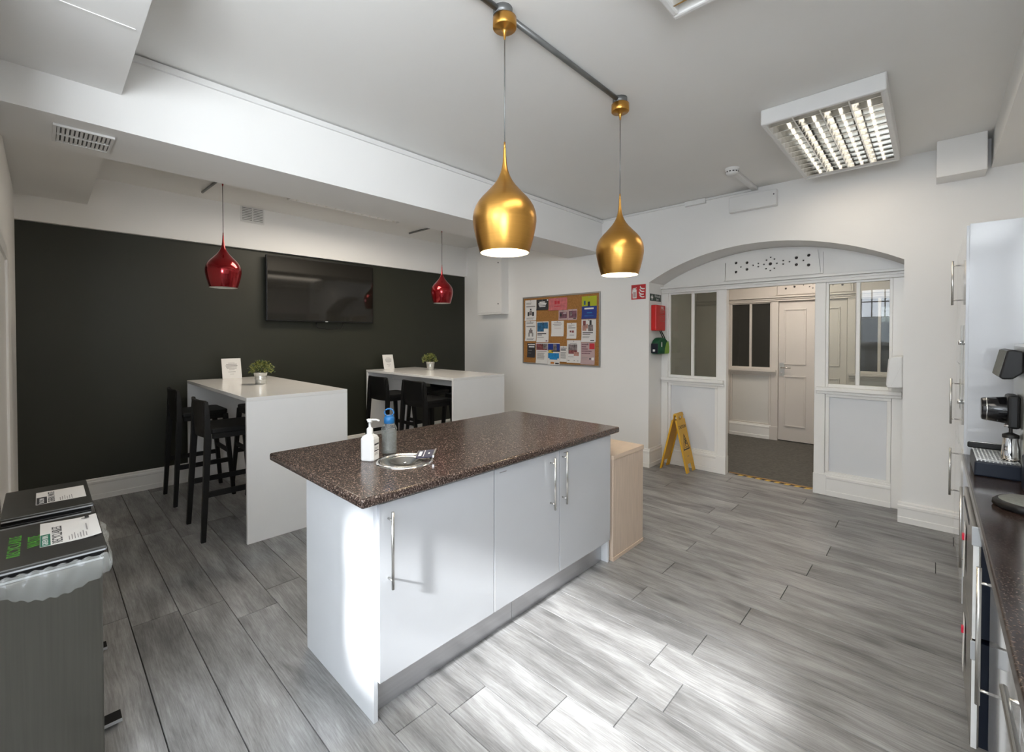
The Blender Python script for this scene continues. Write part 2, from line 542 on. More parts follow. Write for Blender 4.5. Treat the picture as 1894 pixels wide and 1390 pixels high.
def carve(o, cutter_mb):
    """cut holes in a mesh object, baked into its mesh"""
    c = cutter_mb.build('cutter', M['hole'], org=(0, 0, 0))
    if o.parent:
        c.location = -ORG[o.name] + Vector((0, 0, 0))
        c.parent = o.parent
    md = o.modifiers.new('holes', 'BOOLEAN')
    md.operation = 'DIFFERENCE'
    md.object = c
    md.solver = 'EXACT'
    bpy.context.view_layer.update()
    dg = bpy.context.evaluated_depsgraph_get()
    me = bpy.data.meshes.new_from_object(o.evaluated_get(dg))
    o.modifiers.clear()
    o.data = me
    cm = c.data
    bpy.data.objects.remove(c)
    bpy.data.meshes.remove(cm)


def text(name, s, size, m, parent, pos, xd, yd, align='LEFT', ext=0.0004, wx=1.0, label=None, spacing=1.0):
    cu = bpy.data.curves.new(name, 'FONT')
    cu.body = s
    cu.size = size
    cu.align_x = align
    cu.extrude = ext
    cu.space_character = spacing
    to = bpy.data.objects.new('tmp_text', cu)
    COL.objects.link(to)
    bpy.context.view_layer.update()
    me = bpy.data.meshes.new_from_object(to.evaluated_get(bpy.context.evaluated_depsgraph_get()))
    bpy.data.objects.remove(to)
    xd, yd = Vector(xd).normalized(), Vector(yd).normalized()
    zd = xd.cross(yd)
    o0 = ORG[parent.name] if parent else Vector((0, 0, 0))
    pos = Vector(pos)
    for v in me.vertices:
        v.co = pos + xd * v.co.x * wx + yd * v.co.y + zd * v.co.z - o0
    me.materials.clear()
    me.materials.append(m)
    o = bpy.data.objects.new(name, me)
    COL.objects.link(o)
    o.parent = parent
    ORG[o.name] = o0
    return o


# ------------------------------------------------------------------ room shell
XG, XH, XB0, XB1, YW, ZC, ZB = -5.69, -5.64, -3.57, -3.04, 4.95, 3.02, 2.60
XR, YS, YBK = 0.75, -0.16, -2.40
AX0, AX1, YP = -2.405, -0.178, 5.30

# floor: dark joint base and every plank a part
fl = struct(MB().box(-5.9, 0.9, -2.6, 5.42, -0.12, -0.006).build('floor', M['dark'], org=(0, 0, 0)))
rng = random.Random(4)
anch = {0: -3.03, -1: -3.16, 1: -2.96, 2: -2.71, 5: -1.11, 6: -0.89, 7: -0.78, 8: -0.94, 9: -0.823, 10: -1.25, 11: -0.727, 12: -1.25, 13: -0.63,
        14: -1.262, 15: -0.571, 16: -1.232, 17: -0.525, 18: -1.394, 19: -1.27, 20: -0.553, 21: -1.296, 22: -0.85, 3: -2.9, 4: -1.4}
PW, PL = 0.2055, 1.42
plank_meshes = {}
for k in range(-14, 25):
    y0 = 0.31 + k * PW
    y1 = y0 + PW
    xmin = -1.95 if y1 <= YS + 0.01 else -5.69
    yy0, yy1 = max(y0, YBK), min(y1, 5.40)
    if yy1 - yy0 < 0.02:
        continue
    if y0 < YS < y1:
        xmin = -5.69
    a = anch.get(k, rng.uniform(-3, -0.5))
    while a > xmin:
        a -= PL
    while a < XR:
        x0, x1 = max(a, xmin), min(a + PL, XR)
        a += PL
        if x1 - x0 < 0.03:
            continue
        key = (round(x1 - x0, 3), round(yy1 - yy0, 3))
        if key not in plank_meshes:
            mb = MB()
            w, d, e = key[0] / 2 - 0.0011, key[1] / 2 - 0.0011, 0.0012
            mb.hexa([(-w, -d, -0.006), (w, -d, -0.006), (w, d, -0.006), (-w, d, -0.006), (-w + e, -d + e, 0), (w - e, -d + e, 0), (w - e, d - e, 0), (-w + e, d - e, 0)])
            p = mb.build('plank', M['plank'], org=(0, 0, 0))
            plank_meshes[key] = p.data
        else:
            p = bpy.data.objects.new('plank', plank_meshes[key])
            COL.objects.link(p)
        p.parent = fl
        p.location = ((x0 + x1) / 2, (yy0 + yy1) / 2, 0)

struct(MB().box(-5.95, 0.95, -2.6, 5.45, ZC, ZC + 0.1).build('ceiling', M['ceil']))
struct(MB().box(XG - 0.12, XG, YS - 0.1, YW, 0, ZC).build('wall_left', M['green']))
struct(MB().box(XG, XH, YS, YW, 2.545, ZC).build('wall_left_header', M['wall']))
struct(MB().box(XG, -1.95, YS - 0.12, YS, 0, ZC).build('wall_front', M['wall']))
struct(MB().box(-2.07, -1.95, YBK, YS - 0.12, 0, ZC).build('wall_corner', M['wall']))
SY0, SY1, SZ0, SZ1 = -2.2, -0.4, 1.2, 2.6
b = MB()
b.box(XR, XR + 0.12, YBK - 0.12, SY0, 0, ZC).box(XR, XR + 0.12, SY1, YW, 0, ZC).box(XR, XR + 0.12, SY0, SY1, 0, SZ0).box(XR, XR + 0.12, SY0, SY1, SZ1, ZC)
struct(b.build('wall_right', M['wall']))
w = sroot('window_6', (XR + 0.06, SY0, SZ0))  # unseen window, added to go with the side fill lamp
f = MB()
f.box(XR + 0.03, XR + 0.10, SY0, SY0 + 0.05, SZ0, SZ1).box(XR + 0.03, XR + 0.10, SY1 - 0.05, SY1, SZ0, SZ1).box(XR + 0.03, XR + 0.10, SY0 + 0.05, SY1 - 0.05, SZ0, SZ0 + 0.05).box(XR + 0.03, XR + 0.10, SY0 + 0.05, SY1 - 0.05, SZ1 - 0.05, SZ1)
f.build('frame', M['trim'], w)
for i in (1, 2):
    y = SY0 + (SY1 - SY0) * i / 3
    MB().box(XR + 0.04, XR + 0.09, y - 0.03, y + 0.03, SZ0 + 0.05, SZ1 - 0.05).build('mullion', M['trim'], w)
# back wall with its window opening
WX0, WX1, WZ0, WZ1 = -1.24, 0.36, 1.38, 2.66
b = MB()
b.box(-2.07, WX0, YBK - 0.12, YBK, 0, ZC).box(WX1, XR, YBK - 0.12, YBK, 0, ZC).box(WX0, WX1, YBK - 0.12, YBK, 0, WZ0).box(WX0, WX1, YBK - 0.12, YBK, WZ1, ZC)
struct(b.build('wall_back', M['wall']))
w = sroot('window_3', (WX0, YBK - 0.06, WZ0))
f = MB()
f.box(WX0, WX0 + 0.05, YBK - 0.10, YBK - 0.03, WZ0, WZ1).box(WX1 - 0.05, WX1, YBK - 0.10, YBK - 0.03, WZ0, WZ1)
f.box(WX0 + 0.05, WX1 - 0.05, YBK - 0.10, YBK - 0.03, WZ0, WZ0 + 0.05).box(WX0 + 0.05, WX1 - 0.05, YBK - 0.10, YBK - 0.03, WZ1 - 0.05, WZ1)
f.build('frame', M['trim'], w)
for i in range(1, 7):
    x = WX0 + (WX1 - WX0) * i / 7
    MB().box(x - 0.011, x + 0.011, YBK - 0.08, YBK - 0.05, 1.97, WZ1 - 0.05).build('glazing_bar', M['trim'], w)
MB().box(WX0 + 0.05, WX1 - 0.05, YBK - 0.058, YBK - 0.056, WZ0 + 0.05, 1.97).build('lower_panel', M['frost'], w)
for z in (1.99, 2.34):
    MB().box(WX0 + 0.05, WX1 - 0.05, YBK - 0.085, YBK - 0.045, z - 0.012, z + 0.012).build('glazing_bar', M['trim'], w)
MB().box(WX0 - 0.04, WX1 + 0.04, YBK - 0.02, YBK + 0.10, WZ0 - 0.03, WZ0).build('sill', M['trim'], w)
struct(MB().box(-14, 14, -30, -2.56, -0.6, -0.5).build('ground', M['ground']))

# beam, bulkheads, soffit
struct(MB().box(XB0, XB1, YS, YW, ZB, ZC).build('trim_1_beam', M['wall']))
bk = sroot('trim_2_bulkhead', (-3, 0.07, 2.79))
MB().box(XB1, -1.9, -1.6, 0.295, 2.785, ZC).build('casing', M['wall'], bk)
MB().box(XH, XB0, YS, 0.30, 2.76, ZC).build('casing', M['wall'], bk)
MB().box(-2.358, -2.349, -1.6, 0.275, 2.7825, 2.7855).build('joint_strip', M['wall'], bk)
struct(MB().box(0.30, XR, YBK, YW, 2.80, ZC).build('trim_3_soffit', M['ceil']))

# arch wall
apts = []
R_, cx_, zp = 2.222, (AX0 + AX1) / 2, 2.475
half = (AX1 - AX0) / 2
for i in range(25):
    x = AX0 + (AX1 - AX0) * i / 24
    apts.append((x, zp - (R_ - math.sqrt(R_ * R_ - (x - cx_) ** 2))))
poly = [(-5.81, 0), (AX0, 0)] + apts + [(AX1, 0), (XR + 0.12, 0), (XR + 0.12, ZC), (-5.81, ZC)]
struct(MB().prism(poly, 'y', YW, YW + 0.5).build('wall_arch', M['wall']))


def skirting(name, p0, p1, nrm, h=0.2, t=0.022, parent=None):
    """moulded skirting run from p0 to p1; nrm points into the room"""
    p0, p1, nrm = Vector((*p0, 0)), Vector((*p1, 0)), Vector((*nrm, 0))
    prof = [(0, 0), (t, 0), (t, 0.045), (t - 0.005, 0.05), (t - 0.005, h - 0.055), (t - 0.001, h - 0.045), (t - 0.001, h - 0.03), (t - 0.009, h - 0.022), (t - 0.010, h - 0.008), (0.004, h), (0, h)]
    mb = MB()
    A = [mb.bm.verts.new(p0 + nrm * a + Vector((0, 0, z))) for a, z in prof]
    B = [mb.bm.verts.new(p1 + nrm * a + Vector((0, 0, z))) for a, z in prof]
    n = len(prof)
    for i in range(n):
        mb.bm.faces.new((A[i], A[(i + 1) % n], B[(i + 1) % n], B[i]))
    mb.bm.faces.new(A[::-1])
    mb.bm.faces.new(B)
    o = mb.build(name, M['trim'], parent)
    if parent is None:
        struct(o)
    return o


skirting('baseboard_left', (XG, YS), (XG, YW), (1, 0))
skirting('baseboard_arch_left', (XG, YW), (AX0 + 0.022, YW), (0, -1), 0.22)
skirting('baseboard_arch_reveal', (AX0, YW), (AX0, YP), (1, 0), 0.22)
skirting('baseboard_arch_right', (AX1 - 0.022, YW), (0.13, YW), (0, -1), 0.17, 0.03)
skirting('baseboard_front', (XG, YS), (-4.0, YS), (0, 1))
# door lining on the wall beside the camera
dl = sroot('door_2', (-3.4, YS, 0))
MB().box(-3.98, -3.88, YS, YS + 0.022, 0, 2.06).box(-3.0, -2.9, YS, YS + 0.022, 0, 2.06).box(-3.88, -3.0, YS, YS + 0.022, 1.98, 2.06).build('architrave', M['trim'], dl, 0.004)
MB().box(-3.88, -3.0, YS + 0.001, YS + 0.012, 0.01, 1.98).build('leaf', M['trim'], dl)

# ------------------------------------------------------------------ glazed screen in the arch (used twice)
HOLES = [(-1.57, 2.35, 2), (-1.57, 2.25, 2), (-1.52, 2.30, 1), (-1.46, 2.34, 2), (-1.46, 2.268, 2), (-1.40, 2.305, 1), (-1.35, 2.32, 1), (-1.35, 2.285, 1), (-1.297, 2.303, 1),
         (-1.273, 2.345, 1), (-1.235, 2.37, 1), (-1.20, 2.348, 1), (-1.177, 2.301, 1), (-1.20, 2.252, 1), (-1.237, 2.233, 1), (-1.276, 2.256, 1), (-1.237, 2.302, 2.2),
         (-1.12, 2.322, 1), (-1.12, 2.287, 1), (-1.065, 2.305, 1), (-1.005, 2.337, 2), (-1.005, 2.268, 2), (-0.945, 2.303, 1), (-0.90, 2.35, 2), (-0.90, 2.253, 2)]


def moulding(mb, x0, x1, y, z0, z1, w=0.022, d=0.014):
    """a raised picture-frame moulding on a face at y looking to -y"""
    for a, dd in ((0, d), (w * 0.45, d * 0.5)):
        pass
    mb.box(x0, x1, y - d, y, z0, z0 + w)
    mb.box(x0, x1, y - d, y, z1 - w, z1)
    mb.box(x0, x0 + w, y - d, y, z0 + w, z1 - w)
    mb.box(x1 - w, x1, y - d, y, z0 + w, z1 - w)


def screen(y, wn, wm, glass_l, glass_r, wood, arched=True):
    r = sroot(wn, ((AX0 + AX1) / 2, y, 0))
    zb, zt = 2.065, 2.14
    if arched:
        ps = [(AX0 + 0.004, zt - 0.02)] + [(min(max(x, AX0 + 0.004), AX1 - 0.004), z - 0.004) for x, z in apts if z > zt] + [(AX1 - 0.004, zt - 0.02)]
    else:
        ps = [(AX0 - 0.45, zt - 0.02), (AX0 - 0.45, 2.75), (AX1 + 0.5, 2.75), (AX1 + 0.5, zt - 0.02)]
    tym = MB().prism(ps, 'y', y + 0.03, y + 0.05).build('tympanum', wood, r)
    px0, px1 = -1.68, -0.80
    # fretwork board with curved head, real holes
    fp = [(px0, zt + 0.02)] + [(x, min(z - 0.03, 2.44) if arched else 2.42) for x, z in apts if px0 <= x <= px1] + [(px1, zt + 0.02)]
    fr = MB().prism(fp, 'y', y + 0.008, y + 0.0295).build('fretwork_board', wood, r)
    cut = MB()
    for hx, hz, s in HOLES:
        rr = 0.0085 * (1 if s == 1 else 1.75 if s == 2 else 1.95)
        cut.cyl((hx, y - 0.02, hz), (hx, y + 0.06, hz), rr, 14)
    carve(fr, cut)
    MB().box(px0 + 0.03, px1 - 0.03, y + 0.0296, y + 0.0299, zt + 0.05, 2.40).build('fretwork_hole_shade', M['hole'], r)  # dark sheet added so the holes look shaded
    e = MB()
    e.box(px0 - 0.018, px0 - 0.001, y + 0.002, y + 0.0295, zt + 0.02, 2.36).box(px1 + 0.001, px1 + 0.018, y + 0.002, y + 0.0295, zt + 0.02, 2.37)
    e.build('fretwork_edging', wood, r)
    # moulded lintel
    l = MB()
    xa, xb = (AX0 + 0.003, AX1 - 0.003) if arched else (AX0 - 0.45, AX1 + 0.5)
    l.box(xa, xb, y - 0.022, y + 0.05, zb, zt - 0.022).box(xa, xb, y - 0.055, y + 0.05, zt - 0.022, zt).box(xa, xb, y - 0.038, y - 0.022, zb + 0.028, zb + 0.042).box(xa, xb, y - 0.030, y - 0.022, zb, zb + 0.008)
    l.build('lintel', wood, r, 0.003)
    # posts
    for x0, x1, full in ((AX0 + 0.003, AX0 + 0.085, 0), (-1.745, -1.655, 1), (-0.84, -0.752, 1), (AX1 - 0.085, AX1 - 0.003, 0)):
        m_ = MB().box(x0, x1, y - 0.02, y + 0.06, 0.0, zb)
        m_.build('post', wood, r, 0.004)
    # plinth blocks of the door posts
    for x0, x1 in ((-1.76, -1.653), (-0.842, -0.735)):
        MB().box(x0, x1, y - 0.032, y + 0.065, 0, 0.2).build('plinth_block', wood, r, 0.003)
    if not arched:
        MB().box(AX0 - 0.45, AX0 + 0.003, y, y + 0.05, 0, zb).build('side_panel', wood, r)
        MB().box(AX1 - 0.003, AX1 + 0.5, y, y + 0.05, 0, zb).build('side_panel', wood, r)
    for n_, (x0, x1, gm) in enumerate(((AX0 + 0.085, -1.745, glass_l), (-0.752, AX1 - 0.085, glass_r))):
        zs = 1.05
        MB().box(x0, x1, y + 0.012, y + 0.04, 0.0, 0.985).build('dado_board', wm, r)
        d = MB()
        moulding(d, x0 + 0.002, x1 - 0.002, y + 0.012, 0.2, 0.985, 0.03, 0.024)
        d.build('panel_moulding', wood, r, 0.003)
        MB().box(x0 - 0.07, x1 + 0.07, y - 0.04, y + 0.055, 0.985, 1.012).box(x0 - 0.07, x1 + 0.07, y - 0.068, y + 0.055, 1.014, zs).build('dado_rail', wood, r, 0.004)
        skirting('skirting', (x0, y + 0.0), (x1, y + 0.0), (0, -1), 0.215, 0.03, r)
        wi = sroot('window_%d' % (n_ + (1 if arched else 4)), ((x0 + x1) / 2, y, zs))
        xm = (x0 + x1) / 2
        m_ = MB()
        m_.box(x0, x0 + 0.022, y - 0.005, y + 0.045, zs, zb).box(x1 - 0.022, x1, y - 0.005, y + 0.045, zs, zb).box(x0 + 0.022, x1 - 0.022, y - 0.005, y + 0.045, zs, zs + 0.03).box(x0 + 0.022, x1 - 0.022, y - 0.005, y + 0.045, zb - 0.02, zb)
        m_.build('frame', wood, wi, 0.003)
        MB().box(xm - 0.016, xm + 0.016, y - 0.004, y + 0.044, zs + 0.03, zb - 0.02).build('mullion', wood, wi, 0.005)
        MB().box(x0 + 0.022, xm - 0.016, y + 0.018, y + 0.022, zs + 0.03, zb - 0.02).build('pane', gm, wi)
        MB().box(xm + 0.016, x1 - 0.022, y + 0.018, y + 0.022, zs + 0.03, zb - 0.02).build('pane', gm, wi)
    return r


screen(YP, 'trim_4_glazed_screen', M['dado'], M['obsc'], M['pane'], M['trim'])
YH = 7.60
screen(YH, 'trim_5_hall_screen', M['hallwall'], M['obsc'], M['obsc'], M['doorleaf'], False)

# hall shell
struct(MB().box(-3.0, 0.6, 5.42, 10.0, -0.1, 0.0).build('floor_hall', M['carpet']))
struct(MB().box(-3.0, 0.6, YW + 0.5, 10.0, 2.75, 2.85).build('ceiling_hall', M['hallwall']))
struct(MB().box(-3.1, -2.86, YW + 0.5, 10.0, 0, 2.75).build('wall_hall_left', M['hallwall']))
struct(MB().box(0.32, 0.56, YW + 0.5, 10.0, 0, 2.75).build('wall_hall_right', M['hallwall']))
struct(MB().box(-3.0, 0.6, 9.9, 10.0, 0, 2.75).build('wall_hall_back', M['green']))
# four-panel hall door
d1 = sroot('door_1', (-1.24, YH, 0))
MB().box(-1.652, -0.845, YH + 0.008, YH + 0.05, 0.012, 2.06).build('leaf', M['doorleaf'], d1, 0.002)
for x0, x1, z0, z1 in ((-1.585, -1.31, 1.13, 1.95), (-1.585, -1.31, 0.22, 0.97), (-1.19, -0.92, 1.13, 1.95), (-1.19, -0.92, 0.22, 0.97)):
    m_ = MB()
    moulding(m_, x0, x1, YH + 0.008, z0, z1, 0.022, 0.013)
    m_.build('panel_moulding', M['doorleaf'], d1, 0.004)
hp = MB().box(-1.640, -1.575, YH - 0.002, YH + 0.008, 0.96, 1.16).build('handle_plate', M['steel'], d1, 0.002)
MB().cyl((-1.612, YH - 0.002, 1.085), (-1.612, YH - 0.045, 1.085), 0.010).cyl((-1.612, YH - 0.042, 1.085), (-1.49, YH - 0.042, 1.085), 0.009).build('lever', M['steelh'], hp)
MB().cyl((-1.612, YH - 0.002, 1.01), (-1.612, YH - 0.014, 1.01), 0.014).build('lock_cylinder', M['chrome'], hp)
# threshold strip and hazard tape
struct(MB().box(-1.655, -0.84, 5.395, 5.425, 0.0, 0.004).build('trim_6_threshold', M['brass']))
hz = MB()
for i in range(16):
    x = -1.60 + i * 0.0445
    hz.prism([(x, 5.352), (x + 0.0445, 5.352), (x + 0.0645, 5.388), (x + 0.02, 5.388)], 'z', 0.0, 0.0012, i % 2)
tag(hz.build('hazard_tape', [M['black'], M['hazard']]), 'black and yellow hazard tape across the hall doorway floor', 'tape')

# ------------------------------------------------------------------ surface trunking, conduits, vents
tk = MB().box(XB1, XB1 + 0.018, 0.30, YW, ZC - 0.042, ZC - 0.008).build('cable_trunking', M['white'])
tag(tk, 'long white trunking along the top of the white ceiling beam', 'trunking')
t2 = thing('cable_trunking', 'thin white conduit above the arch leading to smoke detector', 'trunking', (-2, YW - 0.012, ZC - 0.02))
MB().box(-3.02, -1.98, YW - 0.016, YW, ZC - 0.026, ZC - 0.008).box(-1.76, -1.30, YW - 0.016, YW, ZC - 0.026, ZC - 0.008).build('run', M['white'], t2)
MB().box(-1.98, -1.76, YW - 0.04, YW, ZC - 0.055, ZC - 0.003).build('junction_box', M['white'], t2, 0.004)
MB().box(-1.315, -1.265, 4.30, YW, ZC - 0.028, ZC).build('branch_run', M['white'], t2, 0.004)
sd = thing('smoke_detector', 'round white smoke detector on ceiling near the arch wall', 'detector', (-1.292, 4.24, ZC))
MB().lathe([(0.058, 0), (0.058, -0.014), (0.05, -0.02)], (-1.292, 4.24, ZC), 28).build('base', M['white'], sd)
MB().lathe([(0.05, -0.02), (0.05, -0.042), (0.036, -0.056), (0.0005, -0.058)], (-1.292, 4.24, ZC), 28).build('sensor_head', M['white'], sd)
sl = MB()
for i in range(12):
    a = i * math.pi / 6
    ca, sa = math.cos(a), math.sin(a)
    P = [(-1.292 + ca * 0.0505 - sa * t, 4.24 + sa * 0.0505 + ca * t, z) for t, z in ((-0.008, ZC - 0.038), (0.008, ZC - 0.038), (0.008, ZC - 0.028), (-0.008, ZC - 0.028))]
    sl.face(P)
sl.build('sensor_slots', M['hole'], sd)

el = thing('emergency_light', 'flat white rectangular unit high on wall above the arch', 'emergency light', (-1.30, YW, 2.8))
MB().box(-1.515, -1.09, YW - 0.07, YW, 2.80, 2.955).build('housing', M['white'], el, 0.006)
MB().box(-1.50, -1.40, YW - 0.0715, YW - 0.0695, 2.812, 2.822).build('indicator_strip', M['whitep'], el)
MB().box(-1.118, -1.108, YW - 0.0715, YW - 0.0695, 2.90, 2.91).build('indicator_lamp', M['ink'], el)

bx = MB().box(0.005, 0.27, 4.74, YW, 2.745, ZC).build('boxing_in', M['wall'], None, 0.004)
tag(bx, 'plain white square box on wall at ceiling right of the fitting', 'box')

cp = thing('conduit', 'dark grey metal conduit on ceiling feeding both gold pendants', 'conduit', (-1.42, 1.5, ZC))
MB().cyl((-1.42, -1.6, ZC - 0.016), (-1.42, 1.43, ZC - 0.016), 0.0135).cyl((-1.42, 1.51, ZC - 0.016), (-1.42, 2.48, ZC - 0.016), 0.0135).build('pipe', M['conduit'], cp)
for y in (1.466, 2.515):
    MB().cyl((-1.42, y, ZC), (-1.42, y, ZC - 0.034), 0.044, 24).build('junction_box', M['conduit'], cp)
for y, yb in ((1.165, 'first'), (3.655, 'second')):
    c = MB().cyl((-5.37, y - 0.02, ZC - 0.012), (-4.78, y, ZC - 0.012), 0.011).build('conduit', M['conduit'])
    tag(c, 'short grey conduit on alcove ceiling beside the %s red pendant cord' % ('left' if yb == 'first' else 'right'), 'conduit', 'alcove ceiling conduits')


def vent(name, label, P, u, v, nrm, w_, h_, cols, rows, slat_along_u):
    """louvred vent: P corner, u/v unit directions, nrm outwards"""
    P, u, v, nrm = Vector(P), Vector(u), Vector(v), Vector(nrm)
    t = thing(name, label, 'vent', P)

    def slab(mb, a0, a1, b0, b1, c0, c1):
        pts = [P + u * a + v * b_ + nrm * c for c in (c0, c1) for a, b_ in ((a0, b0), (a1, b0), (a1, b1), (a0, b1))]
        mb.hexa(pts)
    fr = MB()
    e = 0.014
    slab(fr, 0, w_, 0, e, 0, 0.012); slab(fr, 0, w_, h_ - e, h_, 0, 0.012); slab(fr, 0, e, e, h_ - e, 0, 0.012); slab(fr, w_ - e, w_, e, h_ - e, 0, 0.012)
    if slat_along_u:
        slab(fr, w_ / 2 - e / 2, w_ / 2 + e / 2, e, h_ - e, 0, 0.012)
    else:
        slab(fr, e, w_ - e, h_ / 2 - 0.004, h_ / 2 + 0.004, 0, 0.012)
    fr.build('frame', M['vent'], t, 0.002)
    bb = MB(); slab(bb, e, w_ - e, e, h_ - e, 0.0005, 0.0015); bb.build('backing', M['ventgap'], t)
    n = rows if slat_along_u else cols
    L_ = (h_ if slat_along_u else w_) - 2 * e
    for i in range(n):
        mb = MB()
        c0 = e + L_ * (i + 0.12) / n
        c1 = e + L_ * (i + 0.72) / n
        if slat_along_u:
            slab(mb, e, w_ - e, c0, c1, 0.003, 0.009)
        else:
            slab(mb, c0, c1, e, h_ - e, 0.003, 0.009)
        mb.build('slat', M['vent'], t)
    return t


vent('ceiling_vent', 'white slotted air vent under the near end of ceiling beam', (-3.43, 0.045, ZB), (0, 1, 0), (1, 0, 0), (0, 0, -1), 0.235, 0.27, 12, 0, False)
vent('wall_vent', 'square white louvred vent on header above the dark green wall', (XH, 1.565, 2.84), (0, 1, 0), (0, 0, 1), (1, 0, 0), 0.245, 0.235, 0, 11, True)

# ------------------------------------------------------------------ louvred ceiling fittings


def fitting(label, x0, x1, y0, y1):
    z0, z1 = 2.92, ZC
    t = thing('ceiling_light', label, 'ceiling light', ((x0 + x1) / 2, (y0 + y1) / 2, z1), group='louvred fluorescent fittings')
    e = 0.03
    h = MB()
    h.box(x0, x1, y0, y0 + e, z0, z1).box(x0, x1, y1 - e, y1, z0, z1).box(x0, x0 + e, y0 + e, y1 - e, z0, z1).box(x1 - e, x1, y0 + e, y1 - e, z0, z1)
    h.build('housing', M['white'], t, 0.008)
    MB().box(x0 + e, x1 - e, y0 + e, y1 - e, z1 - 0.012, z1 - 0.004).build('reflector', M['mirror'], t)
    wi = (x1 - x0 - 2 * e) / 4
    for i in range(4):
        xc = x0 + e + wi * (i + 0.5)
        MB().cyl((xc, y0 + 0.05, z0 + 0.079), (xc, y1 - 0.05, z0 + 0.079), 0.0075, 10).build('tube', M['tube'], t)
    for i in range(1, 4):
        xc = x0 + e + wi * i
        MB().prism([(xc - 0.004, z0 + 0.0035), (xc + 0.004, z0 + 0.0035), (xc + 0.026, z0 + 0.066), (xc - 0.026, z0 + 0.066)], 'y', y0 + e, y1 - e).build('reflector_spine', M['mirror'], t)
    for i in range(12):
        yy = y0 + e + (y1 - y0 - 2 * e) * (i + 0.5) / 12
        MB().prism([(yy - 0.0045, z0 + 0.003), (yy + 0.0045, z0 + 0.003), (yy + 0.0012, z0 + 0.064), (yy - 0.0012, z0 + 0.064)], 'x', x0 + e, x1 - e).build('blade', M['mirror'], t)
    return t


fitting('large louvred ceiling light above the glazed arch', -0.83, -0.20, 3.29, 4.69)
fitting('louvred ceiling light cut by the top of frame', -0.83, -0.20, 0.54, 1.945)
fitting('louvred alcove light half hidden behind the ceiling beam', -4.735, -4.105, 1.735, 3.03)

# ------------------------------------------------------------------ pendants
U = 0.000528
PROF = [(11, 0), (13, 60), (17, 115), (25, 170), (37, 212), (52, 250), (72, 285), (98, 322), (130, 358), (164, 395), (200, 432), (230, 470), (253, 510), (268, 552), (276, 600), (276, 640), (269, 690), (259, 740), (247, 790), (234, 840), (222, 880), (213, 905)]


def pendant(label, x, y, zbot, ztop, metal, lit, group):
    t = thing('pendant_lamp', label, 'lamp', (x, y, ZC), group=group)
    prof = [(r * U, zbot + (905 - d) * U) for r, d in PROF]
    s = MB().lathe(prof, (x, y, 0), 56).build('shade', metal, t)
    inner = [(max(r - 0.003, 0.002), z) for r, z in [(q[0], q[1]) for q in prof if q[0] > 0.05]]
    MB().lathe([(inner[0][0] * 0.05, inner[0][1])] + inner + [prof[-1]], (x, y, 0), 56).build('shade_lining', M['shadein'], s)
    zt = prof[0][1]
    MB().cyl((x, y, zt - 0.005), (x, y, zt + 0.028), 0.005, 10, 0.0042).build('cord_grip', metal, s)
    bl = MB()
    bl.lathe([(0.0005, zbot + 0.05), (0.022, zbot + 0.058), (0.034, zbot + 0.085), (0.030, zbot + 0.115), (0.016, zbot + 0.15), (0.014, zbot + 0.19)], (x, y, 0), 20)
    bl.build('bulb', M['bulb'] if lit else M['bulboff'], t)
    MB().cyl((x, y, zt + 0.02), (x, y, ztop - 0.09), 0.0028, 8).build('cord', M['cord'] if not lit else M['conduit'], t)
    c = [(0.0035, ztop - 0.100), (0.006, ztop - 0.085), (0.009, ztop - 0.065), (0.018, ztop - 0.052), (0.050, ztop - 0.050), (0.054, ztop - 0.046), (0.054, ztop - 0.003), (0.050, ztop)]
    MB().lathe(c, (x, y, 0), 36, cap1=True).build('canopy', metal, t)
    if lit:
        lp = lamp('pendant_bulb_light', 'POINT', (x, y, zbot + 0.03), 5, (1.0, 0.80, 0.50), radius=0.03)
    return t


pendant('brushed gold onion shaped pendant lamp above island, nearer one', -1.42, 1.478, 1.918, ZC - 0.034, M['gold'], True, 'gold pendants')
pendant('brushed gold onion shaped pendant lamp nearer the arch', -1.42, 2.52, 1.922, ZC - 0.034, M['gold'], True, 'gold pendants')
pendant('metallic red pendant lamp above the left white bar table', -4.72, 1.165, 1.99, ZC, M['red'], False, 'red pendants')
pendant('metallic red pendant lamp above the right white bar table', -4.70, 3.69, 1.985, ZC, M['red'], False, 'red pendants')

# ------------------------------------------------------------------ kitchen island
IX0, IX1, IY0, IY1 = -2.215, -1.578, 0.895, 2.672
isl = thing('kitchen_island', 'white gloss kitchen island unit under brown speckled worktop', 'kitchen island', (-1.9, 1.78, 0))
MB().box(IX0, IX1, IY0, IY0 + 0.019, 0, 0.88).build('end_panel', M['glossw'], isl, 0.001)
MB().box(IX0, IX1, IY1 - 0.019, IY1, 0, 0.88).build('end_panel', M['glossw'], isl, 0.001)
MB().box(IX0, IX0 + 0.018, IY0 + 0.019, IY1 - 0.019, 0, 0.88).build('back_panel', M['gloss'], isl)
MB().box(IX0 + 0.018, IX1 - 0.004, IY0 + 0.019, IY1 - 0.019, 0.15, 0.88).build('carcass', M['mel'], isl)
MB().box(IX1 - 0.062, IX1 - 0.05, IY0 + 0.019, 1.748, 0.0, 0.155).build('plinth', M['plinth'], isl)
MB().box(IX1 - 0.062, IX1 - 0.05, 1.750, IY1 - 0.019, 0.0, 0.155).build('plinth', M['plinth'], isl)


def bar_handle(parent, x, y, z0, z1, reach=0.034, r=0.0062, nx=-1):
    """vertical bar handle standing off a door face; nx gives the outward x direction"""
    mb = MB()
    mb.cyl((x, y, z0), (x, y, z1), r, 14)
    for z in (z0 + (z1 - z0) * 0.11, z1 - (z1 - z0) * 0.11):
        mb.cyl((x, y, z), (x - nx * reach, y, z), r * 0.72, 10)
    return mb.build('handle', M['steelh'], parent)


